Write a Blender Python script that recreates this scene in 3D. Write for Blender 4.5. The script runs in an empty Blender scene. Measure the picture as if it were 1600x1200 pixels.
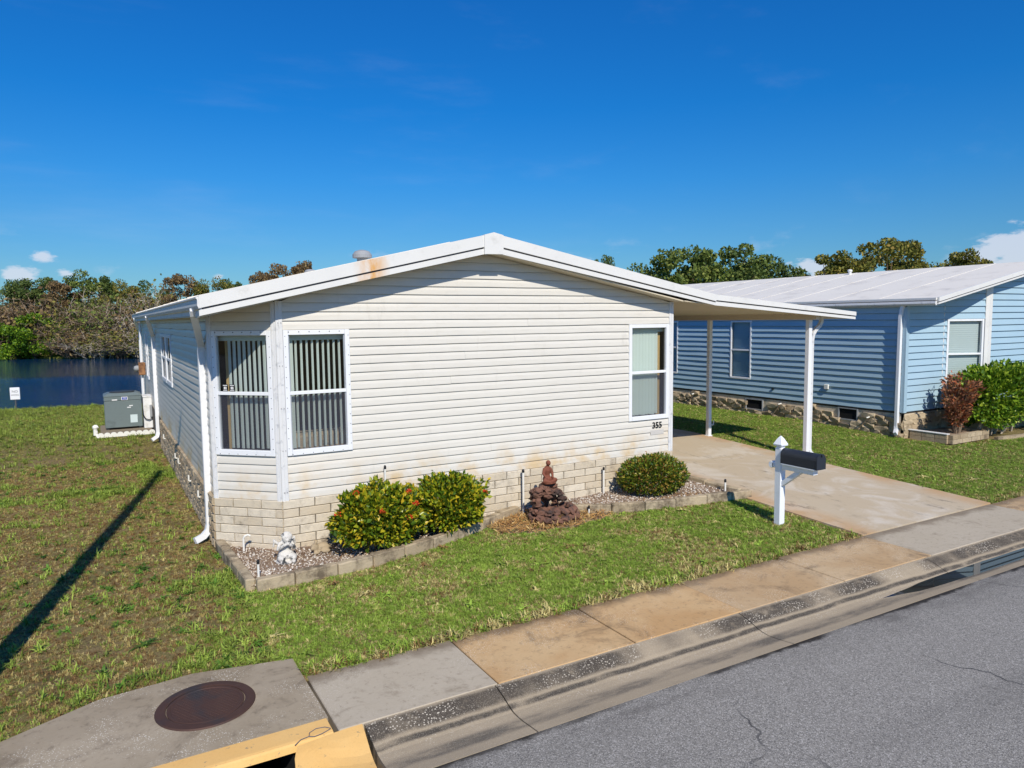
import bpy, bmesh, math, random
import numpy as np
from mathutils import Vector, Matrix, Euler, noise as mnoise

random.seed(7)
RNG = np.random.default_rng(11)
SC = bpy.context.scene
COL = SC.collection
R_ = math.radians

# ------------------------------------------------------------------ camera, sky, sun, exposure
cam_d = bpy.data.cameras.new('camera')
cam_d.sensor_width = 36.0
cam_d.lens = 36.0 * 1129.0 / 1600.0
cam_d.clip_start = 0.05
cam_d.clip_end = 8000.0
cam = bpy.data.objects.new('camera', cam_d)
COL.objects.link(cam)
RW = ((0.8673311, -0.0539069, 0.4948038), (-0.4976016, -0.0711854, 0.8644798), (-0.0113786, -0.9960054, -0.0885655))
M = Matrix(((RW[0][0], -RW[0][1], -RW[0][2], -1.95),
            (RW[1][0], -RW[1][1], -RW[1][2], -9.3353),
            (RW[2][0], -RW[2][1], -RW[2][2], 2.95),
            (0, 0, 0, 1)))
cam.matrix_world = M
SC.camera = cam

SUN_EL, SUN_AZ = R_(41.0), R_(12.9)          # the light travels towards +Y, turned by SUN_AZ towards +X
ld = Vector((math.sin(SUN_AZ) * math.cos(SUN_EL), math.cos(SUN_AZ) * math.cos(SUN_EL), -math.sin(SUN_EL)))
sun_d = bpy.data.lights.new('sun', 'SUN')
sun_d.energy = 4.1
sun_d.angle = R_(0.53)
sun_d.color = (1.0, 0.93, 0.815)
sun = bpy.data.objects.new('sun', sun_d)
sun.rotation_euler = ld.to_track_quat('-Z', 'Y').to_euler()
sun.location = (-10, -30, 30)
COL.objects.link(sun)

world = bpy.data.worlds.new('World')
SC.world = world
world.use_nodes = True
wn, wl = world.node_tree.nodes, world.node_tree.links
wn.clear()
w_out = wn.new('ShaderNodeOutputWorld')
w_bg = wn.new('ShaderNodeBackground')
w_bg.inputs['Strength'].default_value = 0.15
sky = wn.new('ShaderNodeTexSky')
sky.sky_type = 'NISHITA'
sky.sun_disc = False
sky.sun_elevation = SUN_EL
sky.sun_rotation = math.pi + SUN_AZ          # sun stands towards -Y, slightly -X
sky.altitude = 0.0
sky.air_density = 1.0
sky.dust_density = 0.25
sky.ozone_density = 3.0
# clouds: low cumulus banks round the horizon and thin high streaks
w_tc = wn.new('ShaderNodeTexCoord')
w_sep = wn.new('ShaderNodeSeparateXYZ')
wl.new(w_tc.outputs['Generated'], w_sep.inputs[0])
w_rmp = wn.new('ShaderNodeValToRGB')        # deep dry-air blue: the same all the way round
_st = [(0.0, (.20, .36, .49)), (.06, (.18, .36, .51)), (.13, (.13, .37, .58)), (.18, (.085, .375, .64)), (.27, (.04, .365, .69)), (.42, (.035, .36, .74))]
while len(w_rmp.color_ramp.elements) < len(_st): w_rmp.color_ramp.elements.new(.5)
for _e, (_p, _c) in zip(w_rmp.color_ramp.elements, _st): _e.position = _p; _e.color = _c + (1,)
wl.new(w_sep.outputs[2], w_rmp.inputs[0])
w_hsv = wn.new('ShaderNodeMix'); w_hsv.data_type = 'RGBA'; w_hsv.blend_type = 'MULTIPLY'; w_hsv.inputs[0].default_value = 1.0
wl.new(sky.outputs['Color'], w_hsv.inputs[6]); wl.new(w_rmp.outputs[0], w_hsv.inputs[7])
def wmath(op, a, b=None, clamp=False):
    n = wn.new('ShaderNodeMath'); n.operation = op; n.use_clamp = clamp
    for i, v in enumerate((a, b)):
        if v is None: continue
        if isinstance(v, (int, float)): n.inputs[i].default_value = v
        else: wl.new(v, n.inputs[i])
    return n.outputs[0]
def wmap(v, a, b, c, d):
    n = wn.new('ShaderNodeMapRange'); n.interpolation_type = 'SMOOTHSTEP'
    wl.new(v, n.inputs[0])
    for i, k in enumerate((a, b, c, d)): n.inputs[i + 1].default_value = k
    return n.outputs[0]
w_mp = wn.new('ShaderNodeMapping'); w_mp.inputs['Scale'].default_value = (1.0, 1.0, 2.4)
w_mp.inputs['Location'].default_value = (0.35, 0.1, 0.0)
wl.new(w_tc.outputs['Generated'], w_mp.inputs['Vector'])
w_nz = wn.new('ShaderNodeTexNoise'); w_nz.inputs['Scale'].default_value = 9.0
w_nz.inputs['Detail'].default_value = 7.0; w_nz.inputs['Roughness'].default_value = 0.55
wl.new(w_mp.outputs[0], w_nz.inputs['Vector'])
band = wmap(w_sep.outputs[2], 0.075, 0.125, 1.0, 0.0)
cum = wmap(w_nz.outputs['Fac'], 0.56, 0.68, 0.0, 0.8)
cum = wmath('MULTIPLY', cum, band)
CLOUDS = [((0.9050, 0.4190, 0.0720), .085, 1.0), ((0.8876, 0.4558, 0.0600), .05, .85), ((0.7845, 0.6165, 0.0640), .035, .8), ((0.7985, 0.5989, 0.0590), .045, .8), ((-0.0726, 0.9957, 0.0581), .030, .75), ((-0.0261, 0.9979, 0.0593), .02, .7), ((-0.0481, 0.9957, 0.0791), .024, .65), ((0.1371, 0.9889, 0.0582), .014, .7)]
lump = None
for _d, _r, _a in CLOUDS:
    dv = wn.new('ShaderNodeVectorMath'); dv.operation = 'SUBTRACT'; wl.new(w_tc.outputs['Generated'], dv.inputs[0]); dv.inputs[1].default_value = Vector(_d).normalized()
    sv = wn.new('ShaderNodeVectorMath'); sv.operation = 'MULTIPLY'; wl.new(dv.outputs[0], sv.inputs[0]); sv.inputs[1].default_value = (1, 1, 2.2)
    ln = wn.new('ShaderNodeVectorMath'); ln.operation = 'LENGTH'; wl.new(sv.outputs[0], ln.inputs[0])
    g_ = wmath('MULTIPLY', wmath('SUBTRACT', 1.0, wmath('DIVIDE', ln.outputs['Value'], _r), True), _a)
    lump = g_ if lump is None else wmath('MAXIMUM', lump, g_)
w_nz3 = wn.new('ShaderNodeTexNoise'); w_nz3.inputs['Scale'].default_value = 38.0; w_nz3.inputs['Detail'].default_value = 7.0; w_nz3.inputs['Roughness'].default_value = 0.58
wl.new(w_mp.outputs[0], w_nz3.inputs['Vector'])
puff = wmap(wmath('ADD', wmath('MULTIPLY', lump, 0.75), wmath('SUBTRACT', w_nz3.outputs['Fac'], 0.5)), 0.20, 0.42, 0.0, 0.72)
puff = wmath('MULTIPLY', puff, wmap(lump, 0.0, 0.25, 0.0, 1.0))
cum = wmath('MAXIMUM', wmath('MULTIPLY', cum, 0.35), puff)
w_mp2 = wn.new('ShaderNodeMapping'); w_mp2.inputs['Scale'].default_value = (1.0, 3.5, 7.0)
w_mp2.inputs['Rotation'].default_value = (0.2, 0.1, 0.9)
wl.new(w_tc.outputs['Generated'], w_mp2.inputs['Vector'])
w_nz2 = wn.new('ShaderNodeTexNoise'); w_nz2.inputs['Scale'].default_value = 1.7
w_nz2.inputs['Detail'].default_value = 8.0; w_nz2.inputs['Roughness'].default_value = 0.6
wl.new(w_mp2.outputs[0], w_nz2.inputs['Vector'])
cir = wmap(w_nz2.outputs['Fac'], 0.54, 0.84, 0.0, 0.08)
tot = wmath('MAXIMUM', cum, cir)
w_mix = wn.new('ShaderNodeMix'); w_mix.data_type = 'RGBA'
wl.new(tot, w_mix.inputs[0])
wl.new(w_hsv.outputs[2], w_mix.inputs[6])
w_mix.inputs[7].default_value = (4.4, 4.6, 5.2, 1)
wl.new(w_mix.outputs[2], w_bg.inputs['Color'])
wl.new(w_bg.outputs[0], w_out.inputs['Surface'])

SC.view_settings.view_transform = 'Standard'
SC.view_settings.look = 'None'
SC.view_settings.exposure = 0.18
SC.view_settings.gamma = 1.0
SC.view_settings.use_curve_mapping = False
SC.render.engine = 'CYCLES'
SC.cycles.max_bounces = 8
SC.cycles.transparent_max_bounces = 12
SC.cycles.use_denoising = True

# ------------------------------------------------------------------ material helpers
MATS = {}
def lin(r, g, b):
    f = lambda c: (c / 12.92) if c <= 0.04045 else ((c + 0.055) / 1.055) ** 2.4
    return (f(r / 255.0), f(g / 255.0), f(b / 255.0))

class NT:
    """small wrapper for building a node material"""
    def __init__(s, name):
        s.m = bpy.data.materials.new(name); s.m.use_nodes = True
        s.n, s.l = s.m.node_tree.nodes, s.m.node_tree.links
        s.n.clear()
        s.out = s.n.new('ShaderNodeOutputMaterial')
        s.p = s.n.new('ShaderNodeBsdfPrincipled')
        s.l.new(s.p.outputs[0], s.out.inputs[0])
        g = s.n.new('ShaderNodeNewGeometry'); s.pos = g.outputs['Position']; s.geo = g
        MATS[name] = s.m
    def noise(s, scale, detail=4, rough=0.55, vec=None, stretch=None, dist=0.0):
        t = s.n.new('ShaderNodeTexNoise')
        t.inputs['Scale'].default_value = scale; t.inputs['Detail'].default_value = detail
        t.inputs['Roughness'].default_value = rough; t.inputs['Distortion'].default_value = dist
        v = vec or s.pos
        if stretch:
            mp = s.n.new('ShaderNodeMapping'); mp.inputs['Scale'].default_value = stretch
            s.l.new(v, mp.inputs[0]); v = mp.outputs[0]
        s.l.new(v, t.inputs['Vector'])
        return t.outputs['Fac']
    def voro(s, scale, feature='F1', out='Distance', stretch=None, vec=None):
        t = s.n.new('ShaderNodeTexVoronoi'); t.feature = feature
        t.inputs['Scale'].default_value = scale
        v = vec or s.pos
        if stretch:
            mp = s.n.new('ShaderNodeMapping'); mp.inputs['Scale'].default_value = stretch
            s.l.new(v, mp.inputs[0]); v = mp.outputs[0]
        s.l.new(v, t.inputs['Vector'])
        return t.outputs[out]
    def rng(s, v, a, b, c=0.0, d=1.0, smooth=True):
        n = s.n.new('ShaderNodeMapRange')
        if smooth: n.interpolation_type = 'SMOOTHSTEP'
        s.l.new(v, n.inputs[0])
        for i, k in enumerate((a, b, c, d)): n.inputs[i + 1].default_value = k
        return n.outputs[0]
    def mth(s, op, a, b=None, clamp=False):
        n = s.n.new('ShaderNodeMath'); n.operation = op; n.use_clamp = clamp
        for i, v in enumerate((a, b)):
            if v is None: continue
            if isinstance(v, (int, float)): n.inputs[i].default_value = v
            else: s.l.new(v, n.inputs[i])
        return n.outputs[0]
    def mix(s, f, a, b, mode='MIX'):
        n = s.n.new('ShaderNodeMix'); n.data_type = 'RGBA'; n.blend_type = mode
        if isinstance(f, (int, float)): n.inputs[0].default_value = f
        else: s.l.new(f, n.inputs[0])
        for i, v in ((6, a), (7, b)):
            if isinstance(v, tuple): n.inputs[i].default_value = v if len(v) == 4 else v + (1,)
            else: s.l.new(v, n.inputs[i])
        return n.outputs[2]
    def xyz(s):
        n = s.n.new('ShaderNodeSeparateXYZ'); s.l.new(s.pos, n.inputs[0]); return n.outputs
    def col(s, v):
        if isinstance(v, tuple): s.p.inputs['Base Color'].default_value = v if len(v) == 4 else v + (1,)
        else: s.l.new(v, s.p.inputs['Base Color'])
    def rough(s, v):
        if isinstance(v, (int, float)): s.p.inputs['Roughness'].default_value = v
        else: s.l.new(v, s.p.inputs['Roughness'])
    def bump(s, h, strength=0.3, dist=0.01):
        b = s.n.new('ShaderNodeBump'); b.inputs['Strength'].default_value = strength
        b.inputs['Distance'].default_value = dist
        s.l.new(h, b.inputs['Height']); s.l.new(b.outputs[0], s.p.inputs['Normal'])
    def set(s, **k):
        for a, v in k.items(): s.p.inputs[a.replace('_', ' ')].default_value = v
    def randobj(s):
        return s.n.new('ShaderNodeObjectInfo').outputs['Random']
    def island(s):
        return s.geo.outputs['Random Per Island']
    def ramp(s, v, stops):
        r = s.n.new('ShaderNodeValToRGB'); s.l.new(v, r.inputs[0])
        e = r.color_ramp.elements
        while len(e) < len(stops): e.new(0.5)
        for i, (p, c) in enumerate(stops):
            e[i].position = p; e[i].color = tuple(c) + (1,)
        return r.outputs[0]

def simple(name, col, rough=0.6, var=0.12, scale=6, bump=0.0, bscale=80, spec=0.4, dirt=None, dlo=0.55, dhi=0.75, dscale=3.0, metal=0.0):
    t = NT(name)
    n = t.noise(scale, 5)
    a = tuple(max(0, c * (1 - var)) for c in col); b = tuple(min(1, c * (1 + var)) for c in col)
    c = t.mix(n, a, b)
    if dirt:
        c = t.mix(t.rng(t.noise(dscale, 6, 0.65), dlo, dhi), c, dirt)
    t.col(c); t.rough(rough); t.set(Specular_IOR_Level=spec, Metallic=metal)
    if bump: t.bump(t.noise(bscale, 3), bump, 0.006)
    return t.m

# ---- vinyl siding (cream) with yellow and grey weather stains low down
t = NT('cream_vinyl')
x, y, z = t.xyz()
c = t.mix(t.noise(1.3, 4), lin(211, 206, 196), lin(219, 215, 206))
c = t.mix(t.mth('MULTIPLY', t.rng(t.noise(14, 3, stretch=(0.25, 0.25, 2.0)), 0.45, 0.75), 0.35), c, lin(198, 192, 180))
low = t.rng(z, 0.66, 1.25, 1.0, 0.0)
c = t.mix(t.mth('MULTIPLY', low, t.rng(t.noise(2.2, 5, 0.6), 0.42, 0.68, 0.0, 0.9)), c, lin(204, 172, 116))
c = t.mix(t.rng(t.noise(7, 6, 0.7, stretch=(1, 1, 0.25)), 0.56, 0.80, 0.0, 0.5), c, lin(186, 180, 168))
c = t.mix(t.mth('MULTIPLY', t.randobj(), 0.16), c, lin(200, 196, 186))
t.col(c); t.rough(0.42); t.set(Specular_IOR_Level=0.4)
t.bump(t.noise(180, 2, stretch=(0.15, 0.15, 1)), 0.06, 0.002)
# ---- blue siding
t = NT('blue_vinyl')
c = t.mix(t.noise(1.6, 4), lin(156, 184, 200), lin(168, 194, 208))
c = t.mix(t.rng(t.noise(6, 5, 0.65), 0.55, 0.8, 0.0, 0.35), c, lin(140, 166, 182))
c = t.mix(t.mth('MULTIPLY', t.randobj(), 0.15), c, lin(138, 164, 182))
t.col(c); t.rough(0.45); t.set(Specular_IOR_Level=0.35)
# ---- white painted metal
t = NT('white_metal')
c = t.mix(t.noise(3, 5), lin(222, 224, 228), lin(236, 237, 238))
c = t.mix(t.rng(t.noise(9, 7, 0.7, stretch=(1, 1, 0.35)), 0.56, 0.78, 0.0, 0.5), c, lin(172, 176, 184))
t.col(c); t.rough(0.45)
t.bump(t.noise(60, 2), 0.05, 0.002)
t = NT('fascia_white')
x, y, z = t.xyz()
c = t.mix(t.noise(2, 5), lin(214, 213, 210), lin(226, 225, 221))
c = t.mix(t.rng(t.noise(5, 7, 0.7), 0.52, 0.78, 0.0, 0.45), c, lin(184, 181, 174))
sx = t.mth('SUBTRACT', 1.0, t.mth('MULTIPLY', t.mth('ABSOLUTE', t.mth('SUBTRACT', x, 1.16)), 3.9), True)
sx = t.mth('MULTIPLY', sx, t.rng(t.noise(7, 5, 0.6, stretch=(1, 1, 0.4)), 0.28, 0.62), True)
c = t.mix(t.mth('MULTIPLY', sx, t.rng(y, -0.1, -0.2)), c, lin(212, 148, 34))
t.col(c); t.rough(0.5)
simple('weathered_trim', lin(216, 216, 216), 0.55, 0.05, 4, 0.1, 60, dirt=lin(158, 162, 168), dlo=0.52, dhi=0.80, dscale=11)
simple('soffit_beige', lin(206, 194, 170), 0.7, 0.05, 3)
simple('groove_dark', lin(88, 90, 98), 0.7, 0.05)
simple('roof_white', lin(226, 220, 208), 0.6, 0.04, 1.2, 0.1, 20, dirt=lin(202, 196, 186), dlo=0.5, dhi=0.75, dscale=1.5)
simple('liner_dark', lin(84, 78, 70), 0.9, 0.08)
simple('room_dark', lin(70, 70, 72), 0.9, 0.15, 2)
t = NT('blind_slat')
t.col(lin(226, 238, 230)); t.rough(0.55)
tl = t.n.new('ShaderNodeBsdfTranslucent'); tl.inputs[0].default_value = lin(222, 238, 230) + (1,)
ms = t.n.new('ShaderNodeMixShader'); ms.inputs[0].default_value = 0.35
t.l.new(t.p.outputs[0], ms.inputs[1]); t.l.new(tl.outputs[0], ms.inputs[2]); t.l.new(ms.outputs[0], t.out.inputs[0])
simple('curtain_tan', lin(176, 150, 104), 0.9, 0.12, 9)
simple('blind_pale', lin(196, 210, 210), 0.7, 0.04, 3)
simple('blind_blue', lin(150, 186, 206), 0.7, 0.05, 3)
simple('black_plastic', lin(30, 31, 34), 0.5, 0.1)
simple('sticker_white', lin(225, 225, 225), 0.6, 0.03)
simple('number_black', lin(14, 14, 15), 0.5, 0.05)
simple('sticker_grey', lin(196, 192, 186), 0.7, 0.08, 40)
# glass: clear pane, mirror-like at glancing angles
t = NT('pane_glass')
t.n.remove(t.p)
tr = t.n.new('ShaderNodeBsdfTransparent'); tr.inputs[0].default_value = (0.94, 0.96, 0.955, 1)
gl = t.n.new('ShaderNodeBsdfGlossy'); gl.inputs['Roughness'].default_value = 0.02
lw_ = t.n.new('ShaderNodeLayerWeight'); lw_.inputs[0].default_value = 0.5      # two-sided Schlick reflectance
ms = t.n.new('ShaderNodeMixShader')
t.l.new(t.mth('ADD', t.mth('MULTIPLY', t.mth('POWER', lw_.outputs['Facing'], 5.0), 0.92), 0.06), ms.inputs[0]); t.l.new(tr.outputs[0], ms.inputs[1]); t.l.new(gl.outputs[0], ms.inputs[2])
t.l.new(ms.outputs[0], t.out.inputs[0])
t = NT('insect_screen')
tr = t.n.new('ShaderNodeBsdfTransparent')
ms = t.n.new('ShaderNodeMixShader'); ms.inputs[0].default_value = 0.25
t.col(lin(96, 98, 112)); t.rough(0.8)
t.l.new(tr.outputs[0], ms.inputs[1]); t.l.new(t.p.outputs[0], ms.inputs[2]); t.l.new(ms.outputs[0], t.out.inputs[0])

def blockmat(name, a, b, dark, bumpk=0.5, dlo=0.5):
    t = NT(name)
    c = t.mix(t.randobj(), a, b)
    c = t.mix(t.rng(t.noise(9, 6, 0.65), 0.4, 0.7, 0.0, 0.5), c, tuple(k * 0.72 for k in a))
    c = t.mix(t.rng(t.noise(3.1, 7, 0.72), dlo, dlo + 0.22, 0.0, 0.85), c, dark)
    t.col(c); t.rough(0.88); t.set(Specular_IOR_Level=0.2)
    t.bump(t.noise(45, 6, 0.7), bumpk, 0.012)
    return t.m
blockmat('skirt_block', lin(218, 207, 187), lin(198, 183, 158), lin(122, 110, 94), 0.6, 0.50)
blockmat('edging_concrete', lin(196, 180, 152), lin(172, 154, 126), lin(92, 80, 66), 0.9, 0.43)
blockmat('split_stone', lin(200, 182, 152), lin(164, 144, 116), lin(92, 80, 66), 1.0, 0.5)
simple('mortar_dark', lin(98, 90, 80), 0.95, 0.2, 20)

def concrete(name, base, tint, dark, speck=0.25, dlo=0.52, tscale=0.9, grime=0.75):
    t = NT(name)
    c = t.mix(t.noise(1.1, 5, 0.6), base, tuple(k * 0.86 for k in base))
    c = t.mix(t.rng(t.noise(tscale, 6, 0.62, dist=0.6), 0.36, 0.66), c, tint)
    c = t.mix(t.rng(t.noise(1.7, 7, 0.7, dist=1.2), dlo, dlo + 0.24, 0.0, 0.8), c, dark)
    c = t.mix(t.rng(t.noise(34, 5, 0.7), 0.45, 0.8, 0.0, 0.4), c, tuple(k * 0.7 for k in base))
    eg_ = t.rng(t.mth('ADD', t.xyz()[1], t.mth('MULTIPLY', t.mth('SUBTRACT', t.noise(2.6, 5, 0.65), 0.5), 0.5)), -3.66, -3.46, 0.0, grime)
    c = t.mix(eg_, c, dark)
    c = t.mix(t.rng(t.noise(14, 6, 0.75), 0.52, 0.7, 0.0, 0.45), c, dark)
    v = t.voro(62)
    c = t.mix(t.mth('MULTIPLY', t.rng(v, 0.30, 0.18), t.rng(t.noise(2.3, 4), 0.45, 0.62, 0.0, speck * 2)), c, lin(232, 226, 212))
    t.col(c); t.rough(0.86); t.set(Specular_IOR_Level=0.25)
    t.bump(t.noise(120, 4, 0.7), 0.35, 0.006)
    return t.m
concrete('concrete_pale', lin(188, 176, 156), lin(178, 166, 146), lin(116, 102, 84), 0.14, 0.53)
concrete('concrete_tan', lin(206, 174, 130), lin(186, 148, 102), lin(98, 82, 64), 0.3, 0.52)
concrete('concrete_mixed', lin(200, 174, 138), lin(180, 150, 112), lin(106, 90, 72), 0.3, 0.50)
concrete('concrete_slab', lin(174, 160, 138), lin(152, 138, 116), lin(90, 77, 62), 0.45, 0.50, grime=0.12)
# driveway: pinkish tan with pale streaks and dark scuffs
t = NT('driveway_concrete')
x, y, z = t.xyz()
c = t.mix(t.noise(0.7, 5, 0.6), lin(192, 178, 156), lin(184, 166, 138))
c = t.mix(t.rng(t.noise(1.1, 6, 0.62, dist=1.0), 0.48, 0.68, 0.0, 0.85), c, lin(204, 194, 178))
edge = t.mth('MAXIMUM', t.rng(x, 7.45, 6.9), t.rng(x, 9.5, 10.0))
c = t.mix(t.mth('MULTIPLY', edge, t.rng(t.noise(1.6, 5), 0.3, 0.6, 0.0, 0.7)), c, lin(186, 146, 100))
c = t.mix(t.mth('MULTIPLY', t.rng(t.noise(5, 7, 0.75, stretch=(1, 0.35, 1)), 0.54, 0.70, 0.0, 0.85), t.rng(t.noise(0.8, 3), 0.38, 0.58)), c, lin(104, 96, 86))
c = t.mix(t.rng(t.noise(2.6, 7, 0.72), 0.56, 0.78, 0.0, 0.5), c, lin(146, 130, 108))
c = t.mix(t.rng(t.noise(40, 5, 0.7), 0.5, 0.85, 0.0, 0.3), c, lin(150, 138, 122))
t.col(c); t.rough(0.85); t.set(Specular_IOR_Level=0.25); t.bump(t.noise(130, 4, 0.7), 0.3, 0.005)
# gutter: lime specks worn through dark algae bands that run along it
t = NT('gutter_concrete')
x, y, z = t.xyz()
c = t.mix(t.noise(1.0, 5), lin(176, 160, 136), lin(150, 136, 114))
yy = t.mth('ADD', y, t.mth('MULTIPLY', t.mth('SUBTRACT', t.noise(2.5, 4, stretch=(1, 0.2, 1)), 0.5), 0.05))
def band_(c0, hw, soft):      # stripe along the gutter
    return t.rng(t.mth('ABSOLUTE', t.mth('SUBTRACT', yy, c0)), hw, hw + soft, 1.0, 0.0)
ax_ = t.rng(t.noise(0.8, 4, 0.6, stretch=(1, 0.15, 1)), 0.36, 0.58)
c = t.mix(t.mth('MULTIPLY', t.mth('MULTIPLY', band_(-4.47, 0.06, 0.05), ax_), t.rng(t.noise(6, 6, 0.7), 0.25, 0.5, 0.3, 0.92)), c, lin(66, 60, 54))
c = t.mix(t.mth('MULTIPLY', band_(-4.61, 0.012, 0.028), t.rng(t.noise(3, 5, 0.7), 0.28, 0.55, 0.25, 0.9)), c, lin(60, 56, 52))
c = t.mix(t.mth('MULTIPLY', band_(-4.84, 0.045, 0.05), t.rng(t.noise(2.2, 6, 0.7, stretch=(0.6, 2, 1)), 0.35, 0.62, 0.1, 0.8)), c, lin(84, 80, 74))
v = t.voro(46)
c = t.mix(t.mth('MULTIPLY', t.rng(v, 0.34, 0.22), t.mth('MULTIPLY', t.rng(t.noise(3.0, 4), 0.42, 0.62), t.mth('MAXIMUM', band_(-4.46, 0.07, 0.04), t.mth('MULTIPLY', band_(-4.69, 0.03, 0.04), 0.6)))), c, lin(204, 194, 176))
v2 = t.voro(110)
c = t.mix(t.mth('MULTIPLY', t.rng(v2, 0.35, 0.2), 0.35), c, lin(206, 196, 176))
c = t.mix(t.rng(t.noise(40, 5, 0.7), 0.5, 0.85, 0.0, 0.4), c, lin(120, 112, 102))
t.col(c); t.rough(0.85); t.set(Specular_IOR_Level=0.25); t.bump(t.noise(90, 5, 0.75), 0.5, 0.008)
# asphalt with pale aggregate and a few long cracks
t = NT('asphalt')
c = t.mix(t.noise(0.35, 4), lin(138, 134, 127), lin(148, 144, 136))
v = t.voro(140, out='Color')
sx_ = t.n.new('ShaderNodeSeparateColor'); t.l.new(v, sx_.inputs[0])
c = t.mix(t.rng(sx_.outputs[0], 0.55, 1.0, 0.0, 0.85), c, lin(190, 185, 178))
c = t.mix(t.rng(sx_.outputs[1], 0.5, 1.0, 0.0, 0.75), c, lin(78, 76, 73))
c = t.mix(t.rng(t.noise(160, 3, 0.6), 0.5, 0.8, 0.0, 0.5), c, lin(62, 63, 68))
c = t.mix(t.rng(t.noise(0.55, 5, 0.6, stretch=(0.25, 1.6, 1)), 0.42, 0.66, 0.0, 0.32), c, lin(88, 86, 82))      # worn wheel lanes
c = t.mix(t.rng(t.noise(1.3, 6, 0.7), 0.66, 0.74, 0.0, 0.45), c, lin(60, 58, 56))          # oil spots
wv = t.n.new('ShaderNodeVectorMath'); wv.operation = 'ADD'
nz = t.n.new('ShaderNodeTexNoise'); nz.inputs['Scale'].default_value = 2.2; nz.inputs['Detail'].default_value = 6
t.l.new(t.pos, nz.inputs['Vector'])
sc_ = t.n.new('ShaderNodeVectorMath'); sc_.operation = 'SCALE'; sc_.inputs['Scale'].default_value = 0.55
t.l.new(nz.outputs['Color'], sc_.inputs[0]); t.l.new(t.pos, wv.inputs[0]); t.l.new(sc_.outputs[0], wv.inputs[1])
ck = t.voro(0.33, 'DISTANCE_TO_EDGE', vec=wv.outputs[0])
c = t.mix(t.mth('MULTIPLY', t.rng(ck, 0.0055, 0.002), t.rng(t.noise(0.9, 3), 0.4, 0.56, 0.0, 0.8)), c, lin(52, 52, 55))
c = t.mix(t.mth('MULTIPLY', t.rng(t.xyz()[1], -5.5, -5.05), t.rng(t.noise(2.0, 6, 0.7, stretch=(0.6, 1.5, 1)), 0.44, 0.7, 0.0, 0.7)), c, lin(84, 80, 76))
c = t.mix(t.mth('MULTIPLY', t.rng(t.mth('ADD', t.xyz()[1], t.mth('MULTIPLY', t.mth('SUBTRACT', t.noise(5, 6, 0.7), 0.5), 0.16)), -5.10, -5.05), t.rng(t.noise(0.7, 3), 0.42, 0.56)), c, lin(46, 42, 38))
t.col(c); t.rough(0.82); t.set(Specular_IOR_Level=0.3)
t.bump(t.voro(140), 0.5, 0.005)
# yellow kerb paint
t = NT('yellow_paint')
c = t.mix(t.noise(3, 5), lin(230, 190, 124), lin(222, 172, 96))
c = t.mix(t.rng(t.noise(14, 7, 0.75), 0.60, 0.66, 0.0, 0.8), c, lin(150, 132, 104))
c = t.mix(t.rng(t.noise(60, 4, 0.7), 0.5, 0.8, 0.0, 0.35), c, lin(186, 146, 84))
t.col(c); t.rough(0.7); t.bump(t.noise(70, 5, 0.7), 0.35, 0.006)
# cast iron
t = NT('rusted_iron')
c = t.mix(t.noise(6, 6, 0.7), lin(70, 50, 44), lin(92, 64, 52))
c = t.mix(t.rng(t.noise(2.4, 5), 0.5, 0.68), c, lin(62, 56, 56))
t.col(c); t.rough(0.68); t.set(Metallic=0.35); t.bump(t.noise(120, 3), 0.3, 0.004)
simple('cavity_black', (0.006, 0.006, 0.007), 0.95, 0.1)
simple('drain_litter', lin(120, 104, 84), 0.95, 0.4, 40, 0.8, 30)
# ground under the grass: soil and straw thatch
t = NT('lawn_soil')
x, y, z = t.xyz()
c = t.mix(t.noise(5, 6, 0.7), lin(96, 78, 56), lin(128, 106, 76))
c = t.mix(t.rng(t.noise(46, 6, 0.75), 0.40, 0.66), c, lin(164, 144, 104))
c = t.mix(t.rng(t.noise(75, 4, 0.7), 0.55, 0.75), c, lin(54, 44, 34))
c = t.mix(t.rng(t.noise(1.1, 5, 0.65), 0.52, 0.68, 0.0, 0.8), c, lin(70, 58, 46))
grn = t.mix(t.noise(9, 5), lin(78, 92, 40), lin(112, 120, 58))
c = t.mix(t.mth('MULTIPLY', t.rng(t.noise(0.9, 5, 0.6), 0.36, 0.58, 0.1, 0.6), t.rng(t.noise(38, 4, 0.7), 0.4, 0.6)), c, grn)
far = t.rng(y, 9.0, 18.0)
c = t.mix(t.mth('MULTIPLY', far, 0.8), c, t.mix(t.noise(1.4, 5), lin(98, 118, 46), lin(136, 136, 66)))
t.col(c); t.rough(0.95); t.set(Specular_IOR_Level=0.1); t.bump(t.noise(60, 6, 0.75), 0.8, 0.02)
# grass blades: tint is carried by each tuft
t = NT('grass_blade')
at = t.n.new('ShaderNodeAttribute'); at.attribute_type = 'INSTANCER'; at.attribute_name = 'tint'
c = t.mix(t.mth('MULTIPLY', t.island(), 0.5), at.outputs['Color'], t.mix(1.0, at.outputs['Color'], (0.55, 0.6, 0.5), 'MULTIPLY'))
t.col(c); t.rough(0.6); t.set(Specular_IOR_Level=0.2)
try: t.set(Subsurface_Weight=0.0)
except Exception: pass
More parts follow.
